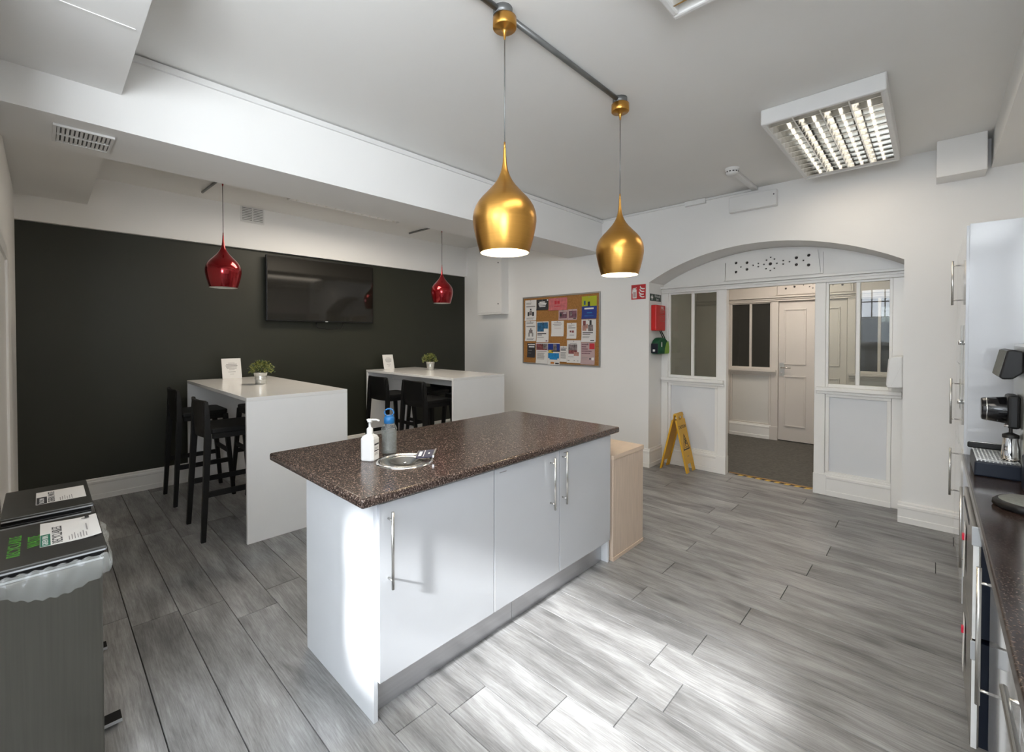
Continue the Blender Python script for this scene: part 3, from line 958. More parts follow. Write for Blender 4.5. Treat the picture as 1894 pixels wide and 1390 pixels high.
for y0, y1, hy, z0, z1 in ((0.912, 1.546, 0.952, 0.535, 0.842), (1.552, 2.083, 2.0, 0.556, 0.85), (2.089, 2.655, 2.113, 0.56, 0.864)):
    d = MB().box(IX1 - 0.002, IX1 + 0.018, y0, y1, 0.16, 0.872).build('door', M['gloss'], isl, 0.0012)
    bar_handle(d, IX1 + 0.052, hy, z0, z1, nx=1)
    if y0 > 1:
        MB().box(IX1 + 0.018, IX1 + 0.0186, y0 + 0.035, y0 + 0.085, 0.848, 0.853).build('sticker', M['inkg'], d)
wt = MB().box(-2.52, -1.535, 0.825, 2.735, 0.881, 0.921).build('worktop', M['counter'], isl, 0.012, 4)
bpy.context.view_layer.update()
wt.data = bpy.data.meshes.new_from_object(wt.evaluated_get(bpy.context.evaluated_depsgraph_get()))
wt.modifiers.clear()
for p in wt.data.polygons:
    p.use_smooth = len(p.vertices) < 5 and p.area < 0.2
CHX, CHY = -1.868, 1.235
cm = MB().cyl((CHX, CHY, 0.8845), (CHX, CHY, 0.95), 0.082, 40)
carve(wt, cm)

ch = thing('waste_chute', 'round stainless waste chute lid set into the brown worktop', 'waste chute', (CHX, CHY, 0.921))
MB().lathe([(0.0005, 0.886), (0.016, 0.886), (0.022, 0.888), (0.066, 0.921), (0.070, 0.9245), (0.112, 0.9235), (0.120, 0.9215)], (CHX, CHY, 0), 56).build('lid', M['lidsteel'], ch)
MB().lathe([(0.121, 0.9213), (0.123, 0.927), (0.130, 0.928), (0.136, 0.925), (0.138, 0.9213)], (CHX, CHY, 0), 56).build('rim', M['chrome'], ch)
MB().lathe([(0.005, 0.886), (0.005, 0.908), (0.009, 0.910), (0.009, 0.917), (0.0005, 0.919)], (CHX, CHY, 0), 16).build('knob', M['chrome'], ch)

# packet lying on the chute
pk = thing('paper_packet', 'small navy and white packet lying on the chute rim', 'packet', (-1.822, 1.325, 0.929))
c, s_ = math.cos(rad(40)), math.sin(rad(40))


def pkq(mb, a0, a1, b0, b1, z0, z1, h0, h1, mi=0):
    def P(a, b_, z):
        return (-1.822 + a * c - b_ * s_, 1.325 + a * s_ + b_ * c, 0.930 + z + (a + 0.045) * 0.10 + (b_ + 0.031) * 0.34)
    mb.hexa([P(a0, b0, z0), P(a1, b0, z0), P(a1, b1, z0), P(a0, b1, z0), P(a0, b0, h0), P(a1, b0, h0), P(a1, b1, h1), P(a0, b1, h1)], mi)


q = MB(); pkq(q, -0.042, 0.042, -0.030, 0.030, 0, 0, 0.005, 0.005); q.build('wrapper', M['navy'], pk, 0.001)
q = MB(); pkq(q, -0.045, -0.042, -0.031, 0.031, 0, 0, 0.005, 0.005); pkq(q, 0.042, 0.050, -0.031, 0.031, 0, 0.0, 0.012, 0.008); q.build('silver_end', M['chrome'], pk)
q = MB(); pkq(q, -0.033, -0.018, -0.018, 0.018, 0.0052, 0.0052, 0.0058, 0.0058); pkq(q, -0.008, -0.005, -0.026, 0.026, 0.0052, 0.0052, 0.0058, 0.0058); pkq(q, 0.014, 0.022, -0.005, 0.005, 0.0052, 0.0052, 0.0058, 0.0058); q.build('print', M['whitep'], pk)

# pump bottle
BX, BY = -2.015, 1.128
sb = thing('pump_bottle', 'white pump dispenser bottle on worktop beside the waste chute', 'bottle', (BX, BY, 0.921), rad(30))


def octa(mb, w0, ch0, z0, w1, ch1, z1):
    def ring(w_, h_, z):
        return [(w_, -w_ + h_, z), (w_, w_ - h_, z), (w_ - h_, w_, z), (-w_ + h_, w_, z), (-w_, w_ - h_, z), (-w_, -w_ + h_, z), (-w_ + h_, -w_, z), (w_ - h_, -w_, z)]
    A = [mb.bm.verts.new((BX + p[0], BY + p[1], p[2])) for p in ring(w0, ch0, z0)]
    B = [mb.bm.verts.new((BX + p[0], BY + p[1], p[2])) for p in ring(w1, ch1, z1)]
    for i in range(8):
        mb.bm.faces.new((A[i], A[(i + 1) % 8], B[(i + 1) % 8], B[i]))
    return A, B


bm_ = MB()
A, B = octa(bm_, 0.033, 0.010, 0.921, 0.036, 0.011, 0.926); bm_.bm.faces.new(A)
octa(bm_, 0.036, 0.011, 0.926, 0.036, 0.011, 1.028)
octa(bm_, 0.036, 0.011, 1.028, 0.031, 0.011, 1.040)
A, B = octa(bm_, 0.031, 0.011, 1.040, 0.016, 0.008, 1.050); bm_.bm.faces.new(B)
bmesh.ops.remove_doubles(bm_.bm, verts=bm_.bm.verts, dist=0.0001)
bm_.build('body', M['white'], sb, 0.003)
MB().lathe([(0.0145, 1.049), (0.0155, 1.052), (0.0155, 1.076), (0.0105, 1.082), (0.006, 1.084), (0.006, 1.108), (0.012, 1.109), (0.012, 1.116)], (BX, BY, 0), 24, cap1=True).build('collar', M['white'], sb)
MB().box(BX - 0.013, BX + 0.012, BY - 0.009, BY + 0.009, 1.1165, 1.125).tube([(BX + 0.008, BY + 0.0, 1.121), (BX + 0.030, BY + 0.010, 1.121), (BX + 0.044, BY + 0.016, 1.114)], 0.005).build('pump_head', M['white'], sb, 0.003)
lb = MB().box(BX + 0.036, BX + 0.0366, BY - 0.023, BY + 0.023, 0.945, 1.015).build('label_sheet', M['paper'], sb)
q = MB(); q.box(BX + 0.0366, BX + 0.0369, BY - 0.020, BY + 0.021, 0.998, 1.006).box(BX + 0.0366, BX + 0.0369, BY - 0.021, BY + 0.020, 0.968, 0.973); q.build('print', M['ink'], lb)
q = MB()
for z in (0.952, 0.958, 0.979, 0.985):
    q.box(BX + 0.0366, BX + 0.0369, BY - 0.018, BY + 0.014, z, z + 0.002)
q.build('small_print', M['inkg'], lb)

# water bottle
WXB, WYB = -2.055, 1.262
wb = thing('water_bottle', 'clear plastic water bottle with blue loop cap on worktop', 'bottle', (WXB, WYB, 0.921))
MB().lathe([(0.030, 0.9215), (0.038, 0.925), (0.040, 0.933), (0.038, 0.950), (0.0395, 0.960), (0.0385, 1.005), (0.0395, 1.042), (0.041, 1.048), (0.039, 1.056), (0.034, 1.068), (0.026, 1.079), (0.024, 1.086)], (WXB, WYB, 0), 36, cap0=True).build('body', M['clear'], wb)
MB().lathe([(0.028, 0.926), (0.036, 0.930), (0.036, 0.950), (0.0372, 0.962), (0.0365, 1.005), (0.037, 1.040), (0.0005, 1.040)], (WXB, WYB, 0), 32, cap0=True).build('water', M['water'], wb)
MB().lathe([(0.025, 1.080), (0.027, 1.082), (0.027, 1.108), (0.022, 1.116), (0.014, 1.122), (0.0005, 1.123)], (WXB, WYB, 0), 32).build('cap', M['blue'], wb)
lo = [(WXB + math.sin(a) * 0.024 * 0.72, WYB + math.sin(a) * 0.024 * 0.69, 1.116 + (1 + math.cos(a)) * 0.020) for a in [rad(-150 + i * 25) for i in range(13)]]
MB().tube(lo, 0.004, 8).build('carry_loop', M['blue'], wb)

# beech pedestal behind the island
bxo = thing('beech_cupboard', 'pale beech low cupboard standing behind the white island', 'cupboard', (-1.75, 2.91, 0))
MB().box(-1.945, -1.56, 2.693, 3.125, 0.025, 0.695).build('carcass', M['oak'], bxo)
MB().box(-1.95, -1.556, 2.69, 3.13, 0.695, 0.725).build('top', M['oakedge'], bxo, 0.001)
MB().box(-1.95, -1.556, 2.69, 3.13, 0.0, 0.025).build('base', M['oakedge'], bxo, 0.001)

# ------------------------------------------------------------------ bar tables


def bar_table(label, x0, x1, y0, y1):
    t = thing('bar_table', label, 'table', ((x0 + x1) / 2, (y0 + y1) / 2, 0), group='white bar tables')
    MB().box(x0, x1, y0, y1, 1.058, 1.086).build('tabletop', M['tabletop'], t, 0.0015)
    MB().box(x1 - 0.028, x1, y0, y1, 0.0, 1.0575).build('end_panel', M['mel'], t, 0.0015)
    MB().box(x0, x0 + 0.028, y0, y1, 0.0, 1.0575).build('end_panel', M['mel'], t, 0.0015)
    ym = (y0 + y1) / 2
    MB().box(x0 + 0.028, x1 - 0.028, ym - 0.012, ym + 0.012, 0.93, 1.0575).build('stiffener', M['mel'], t)
    return t


bar_table('white panel legged bar table on the left by green wall', -5.56, -3.625, 1.035, 1.818)
bar_table('white panel legged bar table further right near cabinet', -5.63, -3.752, 3.10, 3.90)


def make_stool():
    t = thing('bar_stool', '', 'stool', (0, 0, 0), group='black bar stools')
    hw = 0.215
    # seat: dished slab with rounded corners
    s = MB()
    pts = []
    for cx0, cy0, a0 in ((hw - 0.05, 0.20 - 0.05, 0), (-hw + 0.05, 0.20 - 0.05, 90), (-hw + 0.03, -0.18 + 0.03, 180), (hw - 0.03, -0.18 + 0.03, 270)):
        rr = 0.05 if a0 < 180 else 0.03
        for k in range(5):
            a = rad(a0 + k * 22.5)
            pts.append((cx0 + rr * math.cos(a), cy0 + rr * math.sin(a)))
    s.prism(pts, 'z', 0.795, 0.835)
    s.build('seat', M['stool'], t, 0.008)
    a = MB()
    a.box(-hw + 0.02, hw - 0.02, 0.15, 0.185, 0.755, 0.797).box(-hw + 0.01, -hw + 0.035, -0.16, 0.16, 0.755, 0.797).box(hw - 0.035, hw - 0.01, -0.16, 0.16, 0.755, 0.797)
    a.build('apron', M['stool'], t, 0.004)
    # back shell, curved
    bk_ = MB()
    n = 10
    rows = [(0.765, -0.178), (0.85, -0.186), (0.95, -0.194), (1.035, -0.200), (1.05, -0.202)]
    F, G = [], []
    for z, y in rows:
        w_ = hw - 0.012 - (0.012 if z > 1.04 else 0)
        F.append([bk_.bm.verts.new((-w_ + 2 * w_ * i / n, y - 0.012 - 0.030 * math.sin(math.pi * i / n), z)) for i in range(n + 1)])
        G.append([bk_.bm.verts.new((-w_ + 2 * w_ * i / n, y + 0.006 - 0.026 * math.sin(math.pi * i / n), z)) for i in range(n + 1)])
    for K in (F, G):
        for A, B in zip(K, K[1:]):
            for i in range(n):
                bk_.bm.faces.new((A[i], A[i + 1], B[i + 1], B[i])).smooth = True
    for i in range(n):
        bk_.bm.faces.new((F[0][i], F[0][i + 1], G[0][i + 1], G[0][i]))
        bk_.bm.faces.new((F[-1][i], F[-1][i + 1], G[-1][i + 1], G[-1][i]))
    for j in range(len(rows) - 1):
        for i in (0, n):
            bk_.bm.faces.new((F[j][i], F[j + 1][i], G[j + 1][i], G[j][i]))
    bk_.build('backrest', M['stool'], t)

    def leg(p):
        mb = MB()
        for (x, y, z, h), (x2, y2, z2, h2) in zip(p, p[1:]):
            mb.hexa([(x - h, y - h, z), (x + h, y - h, z), (x + h, y + h, z), (x - h, y + h, z), (x2 - h2, y2 - h2, z2), (x2 + h2, y2 - h2, z2), (x2 + h2, y2 + h2, z2), (x2 - h2, y2 + h2, z2)])
        bmesh.ops.remove_doubles(mb.bm, verts=mb.bm.verts, dist=0.0001)
        return mb.build('leg', M['stool'], t, 0.004)
    for sx in (-1, 1):
        leg([(sx * 0.240, -0.235, 0, 0.016), (sx * 0.215, -0.195, 0.76, 0.022), (sx * 0.205, -0.197, 0.95, 0.018), (sx * 0.200, -0.200, 1.045, 0.011)])
        leg([(sx * 0.235, 0.235, 0, 0.016), (sx * 0.205, 0.172, 0.797, 0.022)])
        m_ = MB(); m_.box(sx * 0.228 - 0.011, sx * 0.228 + 0.011, -0.215, 0.208, 0.325, 0.367); m_.build('stretcher', M['stool'], t, 0.003)
    MB().box(-0.22, 0.22, 0.192, 0.214, 0.405, 0.445).build('stretcher', M['stool'], t, 0.003)
    return t


st = make_stool()
st.location = (-4.145, 1.052, 0)
st['label'] = 'black plastic bar stool at front of left table, nearest camera'
dup(st, (-5.15, 1.052, 0), 0, 'black bar stool at left table, nearest the green wall')
dup(st, (-4.15, 1.60, 0), math.pi, 'black bar stool behind left table, hidden by end panel')
dup(st, (-5.02, 1.60, 0), math.pi, 'black bar stool behind left table, wall end')
dup(st, (-4.93, 3.07, 0), 0, 'black bar stool at right table beneath the standing card')
dup(st, (-4.17, 3.07, 0), 0, 'black bar stool at right table, second from green wall')
dup(st, (-4.93, 3.66, 0), math.pi, 'black bar stool behind right table, wall end')
dup(st, (-4.17, 3.66, 0), math.pi, 'black bar stool behind right table, below the plant')


# cards and plants on the tables
def table_card(label, x, y, w_, h_):
    t = thing('table_card', label, 'card', (x, y, 1.086), group='standing table cards')
    lean = 0.05
    m_ = MB()
    m_.hexa([(x, y - w_ / 2, 1.0865), (x + 0.004, y - w_ / 2, 1.0865), (x + 0.004, y + w_ / 2, 1.0865), (x, y + w_ / 2, 1.0865),
             (x - lean, y - w_ / 2, 1.0865 + h_), (x - lean + 0.004, y - w_ / 2, 1.0865 + h_), (x - lean + 0.004, y + w_ / 2, 1.0865 + h_), (x - lean, y + w_ / 2, 1.0865 + h_)])
    m_.build('sheet', M['paper'], t)
    m_ = MB()
    m_.hexa([(x - lean, y - 0.03, 1.0865 + h_ * 0.85), (x - lean + 0.002, y - 0.03, 1.0865 + h_ * 0.85), (x - lean + 0.002, y + 0.03, 1.0865 + h_ * 0.85), (x - lean, y + 0.03, 1.0865 + h_ * 0.85),
             (x - 0.075, y - 0.03, 1.0865), (x - 0.073, y - 0.03, 1.0865), (x - 0.073, y + 0.03, 1.0865), (x - 0.075, y + 0.03, 1.0865)])
    m_.build('strut', M['paper'], t)
    pr = MB()
    for f0, half, hh in ((0.76, 0.17, 0.012), (0.69, 0.28, 0.02), (0.62, 0.31, 0.02), (0.55, 0.28, 0.02), (0.49, 0.26, 0.016), (0.43, 0.14, 0.012), (0.32, 0.19, 0.014), (0.21, 0.10, 0.012)):
        z = 1.0865 + h_ * f0
        z2 = z + h_ * hh * 1.6
        xa, xb = x + 0.0044 - lean * f0, x + 0.0044 - lean * (f0 + hh * 1.6)
        pr.face([(xa, y - w_ * half, z), (xa, y + w_ * half, z), (xb, y + w_ * half, z2), (xb, y - w_ * half, z2)])
    pr.build('print', M['inkg'], t)
    return t


table_card('white printed card standing at back of left bar table', -5.465, 1.425, 0.185, 0.215)
table_card('white printed card standing on right bar table', -5.52, 3.395, 0.165, 0.20)


def plant(label, x, y, seed, k=1.0):
    t = thing('potted_plant', label, 'plant', (x, y, 1.086), group='table plants')
    z = 1.0865
    h_ = 0.112 * k
    pr = [(0.044, 0), (0.047, 0.02), (0.049, 0.042), (0.0515, 0.046), (0.0515, 0.052), (0.0505, 0.056), (0.053, 0.063), (0.053, 0.069), (0.052, 0.074), (0.055, 0.084), (0.058, 0.105), (0.0605, 0.109), (0.0605, 0.112), (0.057, 0.112), (0.055, 0.100)]
    MB().lathe([(r * k, z + q * k) for r, q in pr], (x, y, 0), 32, cap0=True).build('pot', M['galv'], t)
    MB().cyl((x, y, z + 0.098 * k), (x, y, z + 0.102 * k), 0.0545 * k, 24).build('soil', M['soil'], t)
    rg = random.Random(seed)
    lf = MB()
    for i in range(560):
        a = rg.uniform(0, 2 * math.pi)
        el_ = rg.uniform(-0.12, 1.45)
        rr = (rg.uniform(0.45, 1.0) ** 0.6) * 0.095 * k
        rr *= 1 + 0.25 * math.sin(a * 3 + seed) * math.cos(el_)
        c0 = Vector((x + rr * math.cos(a) * math.cos(el_), y + rr * math.sin(a) * math.cos(el_), z + 0.118 * k + rr * 1.02 * math.sin(el_)))
        d = Vector((math.cos(a) * math.cos(el_), math.sin(a) * math.cos(el_), math.sin(el_) + 0.3)).normalized()
        d = (d + Vector((rg.uniform(-.7, .7), rg.uniform(-.7, .7), rg.uniform(-.5, .7)))).normalized()
        sd_ = d.orthogonal().normalized()
        sd_ = (Matrix.Rotation(rg.uniform(0, 6.28), 3, d) @ sd_)
        L_, w_ = rg.uniform(0.016, 0.026) * k, rg.uniform(0.006, 0.010) * k
        nn = d.cross(sd_) * 0.003
        lf.face([c0, c0 + d * L_ * 0.5 + sd_ * w_ + nn, c0 + d * L_, c0 + d * L_ * 0.5 - sd_ * w_ + nn], 0 if rg.random() < 0.72 else 1)
    for i in range(26):
        a = rg.uniform(0, 6.28)
        e_ = rg.uniform(0.3, 1.4)
        lf.cyl((x, y, z + 0.10 * k), (x + 0.08 * k * math.cos(a) * math.cos(e_), y + 0.08 * k * math.sin(a) * math.cos(e_), z + 0.11 * k + 0.085 * k * math.sin(e_)), 0.0012, 4, mi=1)
    f_ = lf.build('foliage', [M['leaf'], M['leafd']], t)
    f_['kind'] = 'stuff'
    return t


plant('small leafy plant in galvanised pot on left bar table', -4.61, 1.44, 3)
plant('small leafy plant in galvanised pot on right bar table', -4.97, 3.70, 8)

# ------------------------------------------------------------------ television
tv = thing('television', 'large black wall mounted flat screen on dark green wall', 'television', (XG, 2.5, 1.72))
TX = XG + 0.10
TY0, TY1, TZ0, TZ1 = 1.815, 3.19, 1.725, 2.50
MB().box(XG + 0.055, TX, TY0, TY1, TZ0, TZ1).build('casing', M['black'], tv, 0.006)
MB().box(TX, TX + 0.002, TY0 + 0.012, TY1 - 0.012, TZ0 + 0.018, TZ1 - 0.012).build('screen', M['screen'], tv)
MB().box(TX, TX + 0.003, 2.51, 2.545, TZ0 + 0.003, TZ0 + 0.012).build('badge', M['silver'], tv)
MB().box(XG + 0.025, XG + 0.055, 2.25, 2.75, 1.9, 2.3).build('wall_bracket', M['black'], tv)
MB().tube([(XG + 0.04, 2.42, TZ0 + 0.02), (XG + 0.04, 2.42, TZ0 - 0.05), (XG + 0.04, 2.44, TZ0 - 0.072), (XG + 0.04, 2.50, TZ0 - 0.072), (XG + 0.04, 2.56, TZ0 - 0.09), (XG + 0.04, 2.62, TZ0 - 0.092), (XG + 0.04, 2.67, TZ0 - 0.075), (XG + 0.04, 2.74, TZ0 - 0.08), (XG + 0.04, 2.765, TZ0 - 0.06), (XG + 0.06, 2.77, TZ0 + 0.02)], 0.005).build('cable', M['black'], tv)

# ------------------------------------------------------------------ meter cupboard, notice board, signs on arch wall
mc = thing('wall_cupboard', 'tall white cupboard high on wall beside the dark green wall', 'cupboard', (-4.93, YW, 1.885))
MB().box(-5.20, -4.672, 4.80, YW, 1.885, 2.85).build('body', M['wall'], mc, 0.003)
dd = MB().box(-5.195, -4.676, 4.788, 4.7995, 1.915, 2.845).build('door', M['wall'], mc, 0.002)
for z in (2.04, 2.66):
    MB().cyl((-4.735, 4.788, z), (-4.735, 4.782, z), 0.009).build('lock', M['ink'], dd)

nb = thing('notice_board', 'cork notice board with grey frame on the white wall', 'notice board', (-3.725, YW, 1.17))
NX0, NX1, NZ0, NZ1 = -4.352, -3.072, 1.168, 2.098
MB().box(NX0, NX1, YW - 0.012, YW, NZ0, NZ1).build('cork_panel', M['cork'], nb)
e = 0.016
f = MB()
f.box(NX0 - e, NX1 + e, YW - 0.02, YW, NZ1, NZ1 + e * 1.3).box(NX0 - e, NX1 + e, YW - 0.02, YW, NZ0 - e, NZ0).box(NX0 - e, NX0, YW - 0.02, YW, NZ0, NZ1).box(NX1, NX1 + e, YW - 0.02, YW, NZ0, NZ1)
f.build('frame', M['frame'], nb, 0.002)

YN = YW - 0.0125


def poster(label, x0, x1, z0, z1, base, regs, dy=0.0, tilt=0.0):
    """regs: (u0,u1,v0,v1,material) in unit square, v from the bottom"""
    y = YN - dy
    t = thing('notice_sheet', label, 'poster', ((x0 + x1) / 2, YN, z0), group='papers pinned on the notice board')
    # sheet with slightly curled lower edge
    s = MB()
    n = 6
    for i in range(n):
        a, b_ = i / n, (i + 1) / n
        ya = y - 0.001 - 0.010 * max(0, 0.35 - a) ** 2 / 0.12
        yb = y - 0.001 - 0.010 * max(0, 0.35 - b_) ** 2 / 0.12
        za, zb_ = z0 + (z1 - z0) * a, z0 + (z1 - z0) * b_
        s.face([(x0, ya, za), (x1, ya, za), (x1, yb, zb_), (x0, yb, zb_)])
    bmesh.ops.remove_doubles(s.bm, verts=s.bm.verts, dist=0.0001)
    sh = s.build('sheet', base, t)

    def cy(v):
        return y - 0.001 - 0.010 * max(0, 0.35 - v) ** 2 / 0.12
    groups = {}
    for j, (u0, u1, v0, v1, m_) in enumerate(regs):
        groups.setdefault(m_, []).append((u0, u1, v0, v1, j))
    for m_, L_ in groups.items():
        p = MB()
        for u0, u1, v0, v1, j in L_:
            k = 0.0006 + 0.00012 * j
            st_ = max(1, int((v1 - v0) * 6))
            for i in range(st_):
                va, vb = v0 + (v1 - v0) * i / st_, v0 + (v1 - v0) * (i + 1) / st_
                p.face([(x0 + (x1 - x0) * u0, cy(va) - k, z0 + (z1 - z0) * va), (x0 + (x1 - x0) * u1, cy(va) - k, z0 + (z1 - z0) * va),
                        (x0 + (x1 - x0) * u1, cy(vb) - k, z0 + (z1 - z0) * vb), (x0 + (x1 - x0) * u0, cy(vb) - k, z0 + (z1 - z0) * vb)])
        nm = 'picture' if m_.startswith('photo') or m_ in ('cyan', 'skin') else 'print'
        p.build(nm, M[m_], t)
    MB().cyl(((x0 + x1) / 2, y - 0.001, z1 - 0.012), ((x0 + x1) / 2, y - 0.009, z1 - 0.012), 0.0055, 10).build('pin', M['inkg'], t)
    return t


def lines(u0, u1, v0, v1, n, m_='inkg', jitter=0.15, seed=1):
    r = random.Random(seed)
    out = []
    for i in range(n):
        v = v1 - (v1 - v0) * (i + 0.5) / n
        h_ = (v1 - v0) / n * 0.26
        out.append((u0, u1 - (u1 - u0) * r.uniform(0, jitter), v - h_, v + h_, m_))
    return out


P_ = M['paper']
figs = [(0.44, 0.56, 0.50, 0.58, 'ink'), (0.22, 0.38, 0.22, 0.42, 'ink'), (0.40, 0.60, 0.26, 0.48, 'photo4'), (0.62, 0.80, 0.22, 0.42, 'ink')]
poster('white notice with grouped figures, top corner beside cupboard', -4.323, -4.109, 1.776, 2.073, P_, lines(0.1, 0.6, 0.78, 0.88, 3) + [(0.1, 0.9, 0.66, 0.71, 'inkg')] + figs + lines(0.15, 0.85, 0.05, 0.15, 2))
poster('white notice with one figure, above small black leaflet', -4.319, -4.112, 1.479, 1.770, P_, lines(0.1, 0.8, 0.84, 0.95, 3) + [(0.1, 0.9, 0.70, 0.75, 'inkg'), (0.44, 0.56, 0.54, 0.64, 'photo4'), (0.34, 0.66, 0.38, 0.56, 'photo4'), (0.28, 0.42, 0.22, 0.42, 'inkg'), (0.60, 0.74, 0.22, 0.42, 'inkg')] + lines(0.15, 0.85, 0.05, 0.15, 2))
poster('black landscape poster with white lettering along top', -4.106, -3.891, 1.919, 2.070, M['ink'], [(0.25, 0.72, 0.70, 0.80, 'whitep'), (0.16, 0.84, 0.56, 0.66, 'whitep'), (0.2, 0.8, 0.44, 0.52, 'whitep'), (0.24, 0.76, 0.30, 0.39, 'whitep'), (0.88, 0.98, 0.84, 0.97, 'whitep')])
poster('pink landscape poster with darker lettering', -3.883, -3.569, 1.905, 2.075, M['pink'], [(0.32, 0.44, 0.50, 0.78, 'redp'), (0.47, 0.60, 0.52, 0.76, 'redp'), (0.30, 0.66, 0.30, 0.36, 'redp')])
poster('lime and blue poster with dark figure', -3.333, -3.106, 1.774, 2.068, M['bluep'], [(0.0, 1.0, 0.56, 1.0, 'limep'), (0.40, 0.56, 0.56, 0.76, 'ink'), (0.14, 0.26, 0.62, 0.80, 'photo1'), (0.18, 0.80, 0.42, 0.49, 'whitep'), (0.35, 0.7, 0.25, 0.28, 'cyan'), (0.2, 0.8, 0.12, 0.14, 'cyan')])
poster('small purple leaflet, left one of pair', -3.712, -3.560, 1.769, 1.904, M['lilac'], [(0.10, 0.92, 0.16, 0.82, 'photo3'), (0.16, 0.34, 0.28, 0.68, 'ink'), (0.5, 0.85, 0.66, 0.72, 'whitep')])
poster('small purple leaflet, right one of pair', -3.556, -3.407, 1.765, 1.910, M['lilac'], [(0.10, 0.94, 0.20, 0.84, 'photo3'), (0.24, 0.44, 0.34, 0.72, 'photo4'), (0.6, 0.9, 0.10, 0.18, 'ink')])
poster('white leaflet with blue photograph on top half', -4.103, -3.885, 1.460, 1.756, P_, [(0.05, 0.95, 0.52, 0.96, 'photo1'), (0.60, 0.95, 0.52, 0.66, 'whitep'), (0.06, 0.8, 0.40, 0.44, 'ink'), (0.06, 0.45, 0.34, 0.37, 'ink'), (0.06, 0.6, 0.24, 0.26, 'inkg'), (0.78, 0.92, 0.05, 0.10, 'photo3')])
poster('white text notice in the middle of the cork', -3.838, -3.624, 1.546, 1.760, P_, [(0.2, 0.78, 0.86, 0.89, 'inkg'), (0.12, 0.86, 0.77, 0.80, 'inkg'), (0.22, 0.76, 0.68, 0.71, 'inkg'), (0.25, 0.8, 0.52, 0.54, 'lilac')])
poster('white notice with two reddish dots', -3.572, -3.416, 1.514, 1.726, P_, [(0.15, 0.8, 0.84, 0.87, 'inkg'), (0.15, 0.5, 0.77, 0.80, 'inkg'), (0.15, 0.9, 0.66, 0.71, 'inkg'), (0.30, 0.48, 0.40, 0.52, 'photo2'), (0.52, 0.74, 0.38, 0.52, 'photo2'), (0.28, 0.76, 0.24, 0.26, 'inkg'), (0.28, 0.76, 0.18, 0.20, 'inkg')])
poster('white poster with photo of two people talking', -3.337, -3.116, 1.471, 1.766, P_, [(0.06, 0.34, 0.50, 0.74, 'skin'), (0.10, 0.30, 0.74, 0.95, 'photo2'), (0.34, 0.44, 0.60, 0.80, 'skin'), (0.46, 0.80, 0.48, 0.76, 'photo4'), (0.56, 0.70, 0.76, 0.96, 'ink'), (0.08, 0.80, 0.39, 0.43, 'ink'), (0.08, 0.62, 0.33, 0.36, 'ink')] + lines(0.08, 0.6, 0.18, 0.26, 3) + [(0.64, 0.9, 0.05, 0.09, 'ink')])
poster('small black leaflet at lower corner', -4.282, -4.131, 1.241, 1.449, M['ink'], [(0.1, 0.95, 0.86, 0.93, 'whitep'), (0.2, 0.9, 0.70, 0.78, 'whitep'), (0.15, 0.6, 0.48, 0.51, 'inkg'), (0.1, 0.5, 0.30, 0.32, 'inkg')])
poster('white leaflet with red photograph hanging past the frame', -4.114, -3.898, 1.159, 1.451, P_, [(0.03, 0.97, 0.66, 0.97, 'photo2'), (0.6, 0.97, 0.72, 0.97, 'photo4'), (0.1, 0.9, 0.58, 0.61, 'inkg')] + lines(0.1, 0.75, 0.2, 0.54, 7), 0.002)
poster('colourful blue and yellow flyer hanging past the frame', -3.895, -3.689, 1.150, 1.453, M['paper'], [(0.0, 1.0, 0.62, 0.97, 'bluep'), (0.45, 0.75, 0.62, 0.94, 'photo4'), (0.05, 0.45, 0.50, 0.68, 'yellowp'), (0.30, 0.98, 0.60, 0.66, 'ink'), (0.02, 0.94, 0.30, 0.54, 'cyan'), (0.14, 0.80, 0.24, 0.32, 'cyan'), (0.25, 0.55, 0.04, 0.14, 'orange'), (0.65, 0.95, 0.04, 0.10, 'ink')], 0.0035)
poster('narrow white text notice at the bottom', -3.686, -3.571, 1.200, 1.412, P_, lines(0.1, 0.95, 0.70, 0.9, 3, 'ink') + lines(0.1, 0.9, 0.2, 0.62, 6))
poster('white poster with street photograph', -3.568, -3.346, 1.190, 1.492, P_, [(0.2, 0.7, 0.86, 0.88, 'inkg'), (0.1, 0.74, 0.40, 0.82, 'photo4'), (0.12, 0.74, 0.40, 0.56, 'photo2'), (0.5, 0.86, 0.31, 0.48, 'skin'), (0.08, 0.5, 0.26, 0.28, 'inkg'), (0.06, 0.2, 0.08, 0.12, 'inkg'), (0.5, 0.6, 0.09, 0.12, 'inkg'), (0.75, 0.85, 0.08, 0.11, 'inkg')], 0.0015)
poster('lilac poster with red round logo in its corner', -3.345, -3.131, 1.178, 1.466, M['lilac'], [(0.62, 0.98, 0.70, 0.96, 'redp'), (0.06, 0.55, 0.88, 0.92, 'photo3'), (0.06, 0.40, 0.78, 0.82, 'photo3'), (0.06, 0.5, 0.68, 0.72, 'photo3'), (0.06, 0.78, 0.58, 0.62, 'photo3'), (0.06, 0.68, 0.48, 0.52, 'photo3'), (0.06, 0.5, 0.30, 0.32, 'inkg'), (0.06, 0.45, 0.24, 0.26, 'inkg'), (0.62, 0.72, 0.22, 0.30, 'ink'), (0.78, 0.94, 0.20, 0.32, 'whitep')], 0.0025)

